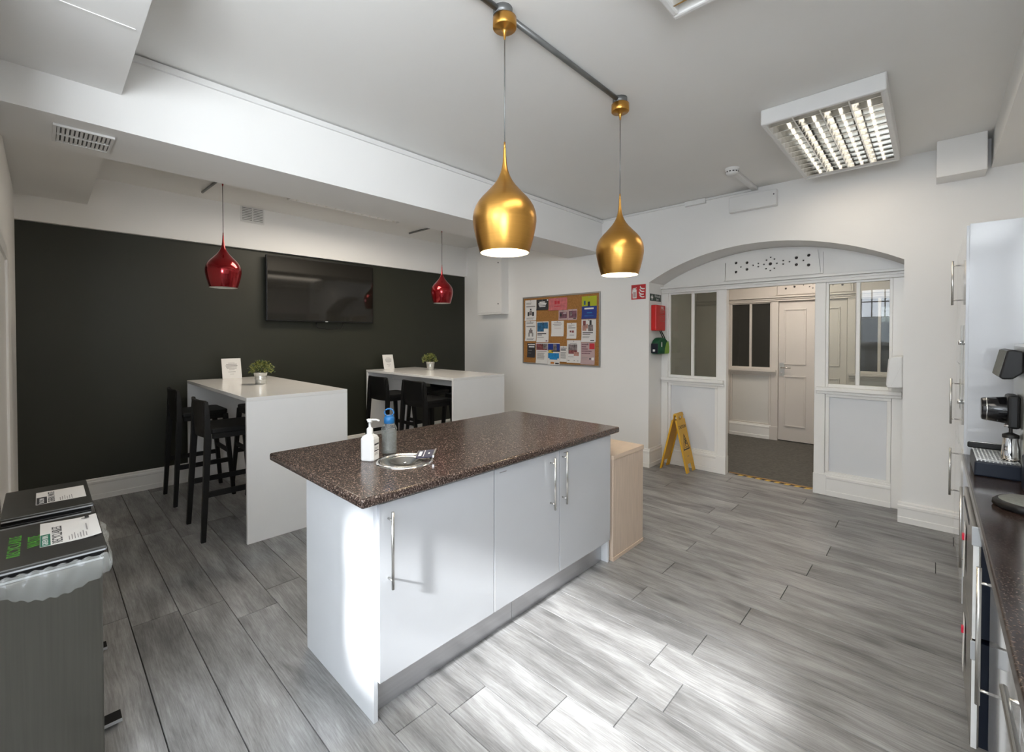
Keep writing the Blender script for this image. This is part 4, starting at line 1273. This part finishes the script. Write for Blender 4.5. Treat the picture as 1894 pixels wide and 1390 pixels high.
# extinguisher sign
fs = thing('fire_sign', 'square red fire extinguisher sign on wall left of arch', 'sign', (-2.535, YW, 1.98))
MB().box(-2.632, -2.44, YW - 0.004, YW, 1.982, 2.165).build('plate', M['whitep'], fs)
MB().box(-2.628, -2.444, YW - 0.0046, YW - 0.004, 1.986, 2.161).build('red_field', M['signred'], fs)
g = MB()
yy = YW - 0.0052
g.box(-2.612, -2.560, yy, yy + 0.0006, 2.0, 2.105)
g.prism([(-2.600, 2.105), (-2.572, 2.105), (-2.574, 2.122), (-2.598, 2.122)], 'y', yy, yy + 0.0006)
g.prism([(-2.594, 2.122), (-2.560, 2.128), (-2.558, 2.120), (-2.594, 2.116)], 'y', yy, yy + 0.0006)
g.prism([(-2.598, 2.124), (-2.612, 2.118), (-2.619, 2.06), (-2.614, 2.06), (-2.608, 2.112), (-2.596, 2.117)], 'y', yy, yy + 0.0006)
g.build('extinguisher_symbol', M['whitep'], fs)
g = MB(); g.box(-2.603, -2.569, yy - 0.0005, yy, 2.012, 2.075); g.build('symbol_inset', M['lilac'], fs)
g = MB()
for i, (x, z) in enumerate(((-2.515, 2.140), (-2.520, 2.108), (-2.528, 2.076), (-2.520, 2.044))):
    pts = [(x + 0.004, z + 0.004), (x + 0.012, z - 0.014), (x + 0.034, z - 0.026), (x + 0.058, z - 0.026), (x + 0.058, z - 0.038), (x + 0.028, z - 0.040), (x + 0.004, z - 0.026), (x - 0.004, z - 0.008)]
    g.prism(pts, 'y', yy, yy + 0.0006)
g.build('flame_symbol', M['whitep'], fs)

# first aid sign on the reveal
XV = AX0
fa = thing('first_aid_sign', 'dark green first aid sign with cross above red box', 'sign', (XV, 5.115, 1.965))
MB().box(XV, XV + 0.003, 4.972, 5.262, 1.965, 2.048).build('plate', M['signgreen'], fa)
g = MB(); xx = XV + 0.003
g.box(xx, xx + 0.0006, 5.012, 5.032, 1.978, 2.036).box(xx, xx + 0.0006, 4.993, 5.012, 1.997, 2.017).box(xx, xx + 0.0006, 5.032, 5.051, 1.997, 2.017)
g.build('cross', M['whitep'], fa)
MB().box(xx, xx + 0.0006, 5.072, 5.076, 1.97, 2.043).build('divider', M['aed'], fa)
text('lettering', 'First aid', 0.045, M['whitep'], fa, (xx + 0.0002, 5.166, 2.012), (0, 1, 0), (0, 0, 1), 'CENTER')
text('lettering', 'box', 0.040, M['whitep'], fa, (xx + 0.0002, 5.166, 1.975), (0, 1, 0), (0, 0, 1), 'CENTER')

# red blanket box
rb = thing('fire_blanket_box', 'bright red wall box in arch recess under first aid sign', 'fire blanket', (XV, 5.125, 1.61))
MB().box(XV + 0.0005, XV + 0.065, 5.0, 5.25, 1.612, 1.915).build('case', M['boxred'], rb, 0.008)
g = MB(); xx = XV + 0.0652
for i in range(7):
    z = 1.862 - i * 0.022
    g.box(xx, xx + 0.0005, 5.10, 5.23 - (0.02 * (i % 3)), z - (0.006 if i > 1 else 0.009), z)
g.build('print', M['skin'], rb)
text('lettering', 'FIRE', 0.045, M['whitep'], rb, (xx + 0.0002, 5.165, 1.868), (0, 1, 0), (0, 0, 1), 'CENTER')

# green kit bag
ab = thing('first_aid_bag', 'green and lime rounded kit bag hanging below red box', 'bag', (XV, 5.14, 1.33))
pts = []
for i in range(13):
    a = math.pi * i / 12
    pts.append((5.135 + 0.135 * math.cos(a), 1.43 + 0.095 * math.sin(a)))
pts = [(5.005, 1.335), (5.262, 1.335), (5.27, 1.36)] + [(5.135 + 0.137 * math.cos(math.pi * i / 12), 1.42 + 0.11 * math.sin(math.pi * i / 12)) for i in range(13)] + [(4.998, 1.36)]
MB().prism(pts, 'x', XV + 0.002, XV + 0.10).build('body', M['aed'], ab, 0.018, 3)
MB().prism([(5.15, 1.337), (5.262, 1.337), (5.272, 1.36), (5.272, 1.42), (5.25, 1.49), (5.20, 1.47), (5.16, 1.40)], 'x', XV + 0.1002, XV + 0.106).build('lime_panel', M['lime'], ab, 0.003)
MB().box(XV + 0.01, XV + 0.092, 4.985, 5.003, 1.345, 1.46).build('dark_end', M['navyp'], ab, 0.005)
MB().box(XV + 0.035, XV + 0.06, 4.981, 4.985, 1.365, 1.39).build('buckle', M['whitep'], ab)
MB().box(XV + 0.1002, XV + 0.1025, 5.065, 5.085, 1.42, 1.475).build('reflector', M['whitep'], ab)
MB().tube([(XV + 0.05, 5.13, 1.61), (XV + 0.06, 5.17, 1.55), (XV + 0.07, 5.20, 1.50)], 0.006).tube([(XV + 0.05, 5.17, 1.61), (XV + 0.06, 5.23, 1.54), (XV + 0.075, 5.272, 1.46)], 0.006).build('strap', M['black'], ab)

# towel dispenser on the right reveal
td = thing('towel_dispenser', 'white paper towel dispenser in the right of arch', 'dispenser', (AX1, 5.12, 1.10))
MB().prism([(AX1 - 0.001, 1.105), (AX1 - 0.10, 1.10), (AX1 - 0.108, 1.13), (AX1 - 0.095, 1.35), (AX1 - 0.07, 1.368), (AX1 - 0.001, 1.375)], 'y', 4.98, 5.235).build('case', M['white'], td, 0.012, 3)
MB().prism([(AX1 - 0.001, 1.32), (AX1 - 0.004, 1.32), (AX1 - 0.075, 1.12), (AX1 - 0.071, 1.12)], 'y', 4.978, 4.9795).build('seam', M['vent'], td)

# wet floor sign
ws = thing('wet_floor_sign', 'yellow folding caution sign on floor inside the arch', 'sign', (-2.13, 5.13, 0))


def wf_panel(xf, xt, name):
    """tilted panel from foot xf to ridge xt, width along y"""
    mb = MB()
    y0, y1 = 5.015, 5.245
    sgn = 1 if xf > xt else -1

    def P(s, y, off):
        x = xf + (xt - xf) * s
        z = 0.645 * s
        return (x + off * sgn * 0.97, y, z + off * 0.24)

    def slab(s0, s1, ya, yb, o0, o1):
        mb.hexa([P(s0, ya, o0), P(s0, yb, o0), P(s1, yb, o0), P(s1, ya, o0), P(s0, ya, o1), P(s0, yb, o1), P(s1, yb, o1), P(s1, ya, o1)])
    slab(0.14, 0.90, y0 + 0.012, y1 - 0.012, -0.004, 0.004)
    slab(0.0, 0.90, y0, y0 + 0.016, -0.014, 0.006)
    slab(0.0, 0.90, y1 - 0.016, y1, -0.014, 0.006)
    slab(0.0, 0.14, y0 + 0.016, y0 + 0.065, -0.006, 0.004)
    slab(0.0, 0.14, y1 - 0.065, y1 - 0.016, -0.006, 0.004)
    slab(0.90, 0.985, y0 + 0.03, y0 + 0.075, -0.004, 0.006)
    slab(0.90, 0.985, y1 - 0.075, y1 - 0.03, -0.004, 0.006)
    slab(0.955, 1.0, y0 + 0.02, y1 - 0.02, -0.004, 0.008)
    return mb.build(name, M['yellow'], ws, 0.002), P


pr_, PP = wf_panel(-1.975, -2.118, 'panel')
wf_panel(-2.29, -2.135, 'panel')
MB().box(-2.138, -2.114, 5.03, 5.23, 0.632, 0.655).build('hinge', M['yellow'], ws, 0.005)
v0 = Vector(PP(0.0, 5.13, 0.0045)); v1 = Vector(PP(1.0, 5.13, 0.0045))
updir = (v1 - v0).normalized()
text('lettering', 'CAUTION', 0.052, M['ink'], pr_, v0.lerp(v1, 0.745), (0, 1, 0), updir, 'CENTER', 0.0006, 0.86)


def wtri(pts, m_, name, lift=0.0045):
    mb = MB()
    for poly_ in pts:
        A = [PP(s, y, lift) for y, s in poly_]
        B = [PP(s, y, lift + 0.0008) for y, s in poly_]
        n = len(poly_)
        va = [mb.bm.verts.new(p) for p in A]; vb = [mb.bm.verts.new(p) for p in B]
        for i in range(n):
            mb.bm.faces.new((va[i], va[(i + 1) % n], vb[(i + 1) % n], vb[i]))
        mb.bm.faces.new(va[::-1]); mb.bm.faces.new(vb)
    return mb.build(name, m_, pr_)


o_, i_ = [(5.045, 0.375), (5.215, 0.375), (5.13, 0.655)], [(5.064, 0.395), (5.196, 0.395), (5.13, 0.612)]
wtri([[o_[0], o_[1], i_[1], i_[0]], [o_[1], o_[2], i_[2], i_[1]], [o_[2], o_[0], i_[0], i_[2]]], M['ink'], 'warning_triangle')
wtri([[(5.122, 0.545), (5.140, 0.545), (5.140, 0.565), (5.122, 0.565)], [(5.118, 0.48), (5.132, 0.475), (5.146, 0.535), (5.126, 0.54)], [(5.128, 0.485), (5.160, 0.458), (5.166, 0.468), (5.138, 0.50)], [(5.118, 0.485), (5.106, 0.44), (5.114, 0.436), (5.128, 0.48)], [(5.13, 0.53), (5.108, 0.505), (5.112, 0.497), (5.136, 0.52)], [(5.142, 0.535), (5.158, 0.51), (5.164, 0.516), (5.146, 0.545)], [(5.098, 0.415), (5.165, 0.415), (5.165, 0.424), (5.098, 0.424)]], M['ink'], 'slipping_figure')
wtri([[(5.108, 0.255), (5.120, 0.255), (5.120, 0.275), (5.108, 0.275)], [(5.126, 0.255), (5.150, 0.255), (5.150, 0.275), (5.126, 0.275)]], M['brass'], 'small_print')

# ------------------------------------------------------------------ bins


def bin_(label, x0, x1, ajar):
    y0, y1 = -0.128, 0.142
    t = thing('pedal_bin', label, 'bin', ((x0 + x1) / 2, 0.007, 0), group='steel pedal bins')
    MB().box(x0 + 0.006, x1 - 0.006, y0 + 0.004, y1 - 0.006, 0.035, 0.765).build('body', M['binsteel'], t, 0.006, 3)
    MB().box(x0 + 0.004, x1 - 0.004, y0 + 0.002, y1 - 0.004, 0.0, 0.0345).build('base', M['black'], t)
    MB().box(x0 + 0.001, x1 - 0.001, y0 + 0.0, y1 - 0.001, 0.7655, 0.783).build('rim', M['black'], t, 0.004)
    MB().box(x1 - 0.0008, x1 + 0.0008, y0 + 0.004, y1 - 0.003, 0.768, 0.774).build('rim_trim', M['silver'], t)
    lid = MB().box(x0 - 0.001, x1 + 0.001, y0 + 0.002, y1 + 0.004, 0.7935, 0.812).build('lid', M['binlid'], t, 0.004)
    MB().box(x0 + 0.0015, x1 - 0.0015, y1 + 0.0042, y1 + 0.0052, 0.797, 0.802).build('lid_edge', M['silver'], lid)
    MB().box(x1 + 0.0012, x1 + 0.002, y0 + 0.006, y1 + 0.002, 0.797, 0.802).build('lid_edge', M['silver'], lid)
    xm = (x0 + x1) / 2 - 0.055
    pd = MB().box(xm - 0.032, xm + 0.032, y1 - 0.003, y1 + 0.062, 0.018, 0.026).build('pedal', M['black'], t, 0.002)
    MB().box(xm + 0.032, xm + 0.034, y1 - 0.003, y1 + 0.062, 0.016, 0.028).build('pedal_trim', M['silver'], pd)
    MB().box(x0 + 0.01, x1 - 0.01, y0 + 0.004, y1 - 0.002, 0.7832, 0.7933).build('lid_gasket', M['black'], t)
    return t, lid


ZL = 0.8122
tb, lid1 = bin_('steel pedal bin with green recyclable lettering, nearest camera', -2.485, -2.055, True)
text('lettering', 'RECYCLABLE', 0.044, M['gmark'], lid1, (-2.155, -0.060, ZL), (-1, 0, 0), (0, -1, 0), 'LEFT', 0.0004, 0.86)
text('lettering', 'WASTE', 0.044, M['gmark'], lid1, (-2.212, -0.014, ZL), (-1, 0, 0), (0, -1, 0), 'LEFT', 0.0004, 0.86)
pg = MB()
for i in range(6):
    a, b_ = -0.014 + i * 0.026, -0.014 + (i + 1) * 0.026
    za, zb_ = 0.8126 + 0.008 * max(0, (i - 3) / 3) ** 2, 0.8126 + 0.008 * max(0, (i - 2) / 3) ** 2
    pg.hexa([(-2.462 + i * 0.006, a, za), (-2.188 + i * 0.003, a, za), (-2.185 + i * 0.003, b_, zb_), (-2.456 + i * 0.006, b_, zb_), (-2.462 + i * 0.006, a, za + 0.0006), (-2.188 + i * 0.003, a, za + 0.0006), (-2.185 + i * 0.003, b_, zb_ + 0.0006), (-2.456 + i * 0.006, b_, zb_ + 0.0006)])
sheet1 = tag(pg.build('recycling_notice', M['paper'], None, org=(-2.32, 0.06, 0.8125)), 'white recyclables notice sheet on the nearest bin lid', 'notice')
ZP = 0.8134
g = MB().box(-2.315, -2.189, -0.013, 0.012, ZP, ZP + 0.0003); g.build('green_block', M['tealp'], sheet1)
text('lettering', 'GREEN BIN', 0.021, M['whitep'], sheet1, (-2.196, 0.006, ZP + 0.0006), (-1, 0, 0), (0, -1, 0), 'LEFT', 0.0002)
text('lettering', 'RECYCLABLES', 0.038, M['ink'], sheet1, (-2.194, 0.042, ZP + 0.0004), (-1, 0, 0), (0, -1, 0), 'LEFT', 0.0003, 0.80)
g = MB()
for i in range(7):
    y = 0.058 + i * 0.0075
    g.box(-2.19 - 0.05 - 0.012 * (i % 3), -2.196, y, y + 0.0022, ZP + 0.0006 + max(0, y - 0.066) * 0.05, ZP + 0.0009 + max(0, y - 0.066) * 0.05)
g.box(-2.33, -2.25, 0.106, 0.109, ZP + 0.006, ZP + 0.0063)
g.build('small_print', M['inkg'], sheet1)
g = MB().box(-2.422, -2.40, 0.108, 0.12, ZP + 0.007, ZP + 0.0074).box(-2.400, -2.394, 0.098, 0.12, ZP + 0.007, ZP + 0.0074)
g.build('corner_mark', M['ink'], sheet1)
# liner hanging out over the rim
ln = MB()
rg = random.Random(12)
nU = 46
path = []
for i in range(nU + 1):
    s = i / nU
    if s < 0.70:
        y = -0.125 + (0.268) * (s / 0.70)
        path.append((-2.055, y, 1, 0))
    else:
        path.append((-2.055 - 0.36 * (s - 0.70) / 0.30, 0.142, 0, 1))
rowsL = []
for j in range(7):
    v = j / 6
    row = []
    for i, (x, y, nx, ny) in enumerate(path):
        s = i / nU
        drop = 0.085 * (0.45 + 0.75 * math.sin(math.pi * min(1, s / 0.78)) ** 0.8) if s < 0.72 else 0.075 * (1.1 - s)
        wob = 0.5 + 0.5 * math.sin(i * 0.9) * math.cos(i * 0.37 + j * 0.6)
        out = 0.007 + 0.022 * math.sin(math.pi * min(1, v * 0.9 + 0.05)) * (0.4 + 0.6 * wob)
        if 0.62 < s < 0.80:
            nx, ny = 0.7, 0.7
            out += 0.006
        row.append(ln.bm.verts.new((x + nx * out, y + ny * out, 0.789 - drop * v + 0.004 * math.sin(i * 1.7 + j))))
    rowsL.append(row)
for A, B in zip(rowsL, rowsL[1:]):
    for i in range(nU):
        ln.bm.faces.new((A[i], A[i + 1], B[i + 1], B[i])).smooth = True
ln.build('bin_liner', M['liner'], tb)
tb2, lid2 = bin_('steel pedal bin with printed sheet, further from camera', -3.075, -2.632, False)
sheet2 = MB().box(-2.966, -2.755, -0.028, 0.13, 0.8124, 0.8130).build('waste_notice', M['paper'], None, org=(-2.86, 0.05, 0.8122))
tag(sheet2, 'white general waste notice sheet on the further bin lid', 'notice')
g = MB().box(-2.87, -2.757, -0.026, 0.006, 0.8132, 0.8135); g.build('black_block', M['ink'], sheet2)
text('lettering', 'BLACK BIN', 0.021, M['whitep'], sheet2, (-2.766, -0.003, 0.8138), (-1, 0, 0), (0, -1, 0), 'LEFT', 0.0002, 0.8)
text('lettering', 'GENERAL WASTE', 0.030, M['ink'], sheet2, (-2.76, 0.030, 0.8134), (-1, 0, 0), (0, -1, 0), 'LEFT', 0.0003, 0.78)
g = MB()
for i in range(6):
    y = 0.046 + i * 0.0075
    g.box(-2.765 - 0.05 - 0.010 * (i % 3), -2.765, y, y + 0.0022, 0.8132, 0.8134)
g.build('small_print', M['inkg'], sheet2)

# ------------------------------------------------------------------ kitchen run on the right
XD = 0.14     # tall door faces
XB = 0.168    # base unit door faces
ku = thing('tall_cupboard', 'tall glossy white cupboard unit at end of worktop', 'cupboard', (0.44, 4.1, 0))
MB().box(XD - 0.008, XR - 0.005, 3.352, 3.37, 0.0, 2.12).build('side_panel', M['gloss'], ku, 0.001)
MB().box(XD, XR - 0.005, 3.371, 4.60, 0.1, 2.11).build('carcass', M['mel'], ku)
MB().box(XD + 0.03, XD + 0.045, 3.371, 4.60, 0.0, 0.0995).build('plinth', M['plinth'], ku)
MB().box(XD + 0.02, XR - 0.005, 4.601, YW - 0.035, 0.0, 2.11).build('filler', M['mel'], ku)
for y0, y1, z0, z1, h in ((3.372, 3.97, 0.12, 0.90, None), (3.372, 3.97, 0.905, 2.115, None), (3.975, 4.60, 0.12, 0.86, (4.32, 0.45, 0.775)), (3.975, 4.60, 0.865, 1.36, (4.32, 0.94, 1.25)), (3.975, 4.60, 1.365, 2.115, (4.32, 1.75, 2.05))):
    d = MB().box(XD - 0.019, XD - 0.001, y0, y1, z0, z1).build('door', M['gloss'], ku, 0.001)
    if z0 > 0.9 and y0 < 3.5:
        MB().box(XD - 0.026, XD - 0.023, 3.60, 3.76, 1.12, 1.60).build('clear_sheet', M['clear'], d)
        for z in (1.16, 1.50):
            MB().cyl((XD - 0.019, 3.68, z), (XD - 0.036, 3.68, z), 0.013, 14).build('stud', M['chrome'], d)
    if h:
        bar_handle(d, XD - 0.019 - 0.030, h[0], h[1], h[2], 0.030)
wk = MB().box(0.115, XR - 0.004, -1.2, 3.351, 0.88, 0.92).build('kitchen_worktop', M['counter2'], None, 0.006, 3)
tag(wk, 'dark brown speckled worktop along the right wall', 'worktop')


def base_unit(label, y0, y1, drawers=0, handle=None, hh=None):
    t = thing('base_unit', label, 'cupboard', (0.44, (y0 + y1) / 2, 0), group='white base units')
    MB().box(XB + 0.001, XR - 0.005, y0 + 0.001, y1 - 0.001, 0.11, 0.879).build('carcass', M['mel'], t)
    MB().box(XB + 0.05, XB + 0.062, y0 + 0.001, y1 - 0.001, 0.0, 0.1095).build('plinth', M['plinth'], t)
    if drawers:
        zs = [0.12, 0.40, 0.66, 0.872]
        for i in range(3):
            d = MB().box(XB - 0.019, XB, y0 + 0.002, y1 - 0.002, zs[i] + 0.002, zs[i + 1] - 0.002).build('drawer', M['gloss'], t, 0.001)
            z = zs[i + 1] - 0.055
            m_ = MB().cyl((XB - 0.058, y0 + 0.16, z), (XB - 0.058, y1 - 0.16, z), 0.0065)
            for y in (y0 + 0.2, y1 - 0.2):
                m_.cyl((XB - 0.058, y, z), (XB - 0.019, y, z), 0.0048, 10)
            m_.build('handle', M['steelh'], d)
    else:
        d = MB().box(XB - 0.019, XB, y0 + 0.002, y1 - 0.002, 0.12, 0.872).build('door', M['gloss'], t, 0.001)
        if handle:
            bar_handle(d, XB - 0.056, handle, hh[0], hh[1], 0.037)
    return t


base_unit('white base unit door between tall cupboard and dish drawers', 2.86, 3.35, 0, 3.29, (0.34, 0.76))
base_unit('white base unit door with long bar handle beside dish drawers', 1.52, 2.25, 0, 2.06, (0.36, 0.80))
base_unit('white drawer base unit nearest camera on the right', 0.60, 1.515, 3)

dw = thing('dish_drawers', 'stainless double drawer dishwasher with hanging tags under worktop', 'dishwasher', (0.4, 2.55, 0))
MB().box(XB + 0.005, XR - 0.005, 2.256, 2.854, 0.09, 0.878).build('body', M['navyp'], dw)
for z0, z1 in ((0.475, 0.868), (0.09, 0.465)):
    dr = MB().box(0.106, XD - 0.012, 2.262, 2.85, z0, z1).build('drawer_front', M['applsteel'], dw, 0.003)
    MB().box(XD - 0.0118, XB + 0.0045, 2.266, 2.846, z0 + 0.004, z1 - 0.004).build('drawer_gap_shade', M['navyp'], dr)  # navy strip stands for the shadowed gap behind the front
    MB().box(0.104, XD - 0.012, 2.254, 2.2618, z1 - 0.065, z1 + 0.001).build('corner_cap', M['silver'], dr, 0.002)
    MB().box(0.108, 0.122, 2.255, 2.2618, z0, z1 - 0.066).build('edge_trim', M['whitep'], dr)
MB().box(0.1045, 0.106, 2.45, 2.80, 0.815, 0.838).build('control_strip', M['ink'], dw)
for k, (y, z, lab) in enumerate(((2.66, 0.70, 'upper'), (2.62, 0.33, 'lower'))):
    t = thing('hanging_tag', 'paper tag with red magnet on the %s dish drawer' % lab, 'tag', (0.1, y, z), group='tags on the dish drawers')
    MB().box(0.094, 0.1055, y - 0.012, y + 0.012, z - 0.012, z + 0.014).build('magnet', M['magenta'], t, 0.003)
    m_ = MB()
    m_.hexa([(0.0985, y - 0.05, z - 0.15), (0.0995, y - 0.05, z - 0.15), (0.1005, y + 0.05, z - 0.15), (0.0995, y + 0.05, z - 0.15), (0.1015, y - 0.05, z + 0.05), (0.1025, y - 0.05, z + 0.05), (0.1030, y + 0.05, z + 0.05), (0.1020, y + 0.05, z + 0.05)])
    m_.build('sheet', M['paper'], t)

# coffee machine
cf = thing('coffee_machine', 'black and steel coffee machine on the right worktop', 'coffee machine', (0.40, 3.0, 0.92))
MB().box(0.275, 0.60, 2.83, 3.20, 0.9205, 1.50).build('body', M['steel'], cf, 0.01)
MB().prism([(0.135, 0.9205), (0.275, 0.9205), (0.275, 0.985), (0.137, 0.985)], 'y', 2.86, 3.17).build('drip_tray', M['navyp'], cf, 0.006)
gr = MB()
for i in range(11):
    x = 0.143 + i * 0.0122
    gr.box(x, x + 0.0048, 2.866, 3.160, 0.9855, 0.9905)
for i in range(16):
    y = 2.867 + i * 0.0187
    gr.box(0.142, 0.272, y, y + 0.0058, 0.9906, 0.993)
gr.build('grid', M['steelh'], cf)
rm = MB().prism([(0.125, 3.162), (0.29, 3.162), (0.29, 3.20), (0.13, 3.195)], 'z', 0.99, 1.018)
rm.build('tray_rim', M['black'], cf, 0.006)
MB().prism([(0.135, 3.168), (0.28, 3.168), (0.28, 3.19), (0.138, 3.187)], 'z', 1.0185, 1.0205).build('tray_rim_top', M['steelh'], cf)
gh = MB().cyl((0.160, 3.0, 1.205), (0.250, 3.0, 1.205), 0.050, 28, 0.062).build('group_head', M['blackg'], cf, 0.006)
MB().cyl((0.1755, 3.0, 1.205), (0.180, 3.0, 1.205), 0.0545, 28).build('chrome_band', M['chrome'], gh)
MB().box(0.238, 0.275, 2.93, 3.07, 1.13, 1.275).build('group_mount', M['black'], cf, 0.01)
MB().prism([(0.206, 1.36), (0.228, 1.475), (0.245, 1.478), (0.275, 1.47), (0.275, 1.38), (0.245, 1.352), (0.215, 1.35)], 'y', 2.86, 3.17).build('control_head', M['black'], cf, 0.006)
cpn = MB(); cpn.hexa([(0.2045, 2.87, 1.361), (0.2060, 2.87, 1.361), (0.2060, 3.16, 1.361), (0.2045, 3.16, 1.361), (0.2265, 2.87, 1.473), (0.228, 2.87, 1.473), (0.228, 3.16, 1.473), (0.2265, 3.16, 1.473)])
cpn.build('control_panel', M['padgrey'], cf)
MB().box(0.262, 0.5, 2.60, 2.75, 0.9205, 1.06).build('water_tank', M['navyp'], cf, 0.008)
jg = thing('milk_jug', 'small chrome jug with black lid on coffee machine tray', 'jug', (0.255, 2.94, 0.992))
MB().lathe([(0.0005, 0.9925), (0.028, 0.9925), (0.031, 1.0), (0.027, 1.045), (0.023, 1.085), (0.025, 1.092)], (0.248, 2.94, 0), 28).build('body', M['chrome'], jg)
MB().lathe([(0.026, 1.092), (0.026, 1.105), (0.012, 1.112), (0.006, 1.115), (0.006, 1.135), (0.0005, 1.14)], (0.248, 2.94, 0), 24).build('lid', M['black'], jg)
MB().cyl((0.228, 2.94, 1.143), (0.268, 2.94, 1.143), 0.006, 10).build('lid_handle', M['chrome'], jg)
kb = thing('kettle_base', 'flat black base with grey round pad on right worktop', 'base', (0.26, 2.42, 0.92))
MB().lathe([(0.0005, 0.9205), (0.098, 0.9205), (0.102, 0.926), (0.100, 0.943), (0.094, 0.947)], (0.262, 2.42, 0), 10, cap1=True).build('body', M['black'], kb)
MB().lathe([(0.0005, 0.9515), (0.080, 0.9515), (0.086, 0.9475)], (0.262, 2.42, 0), 32).build('pad', M['padgrey'], kb)
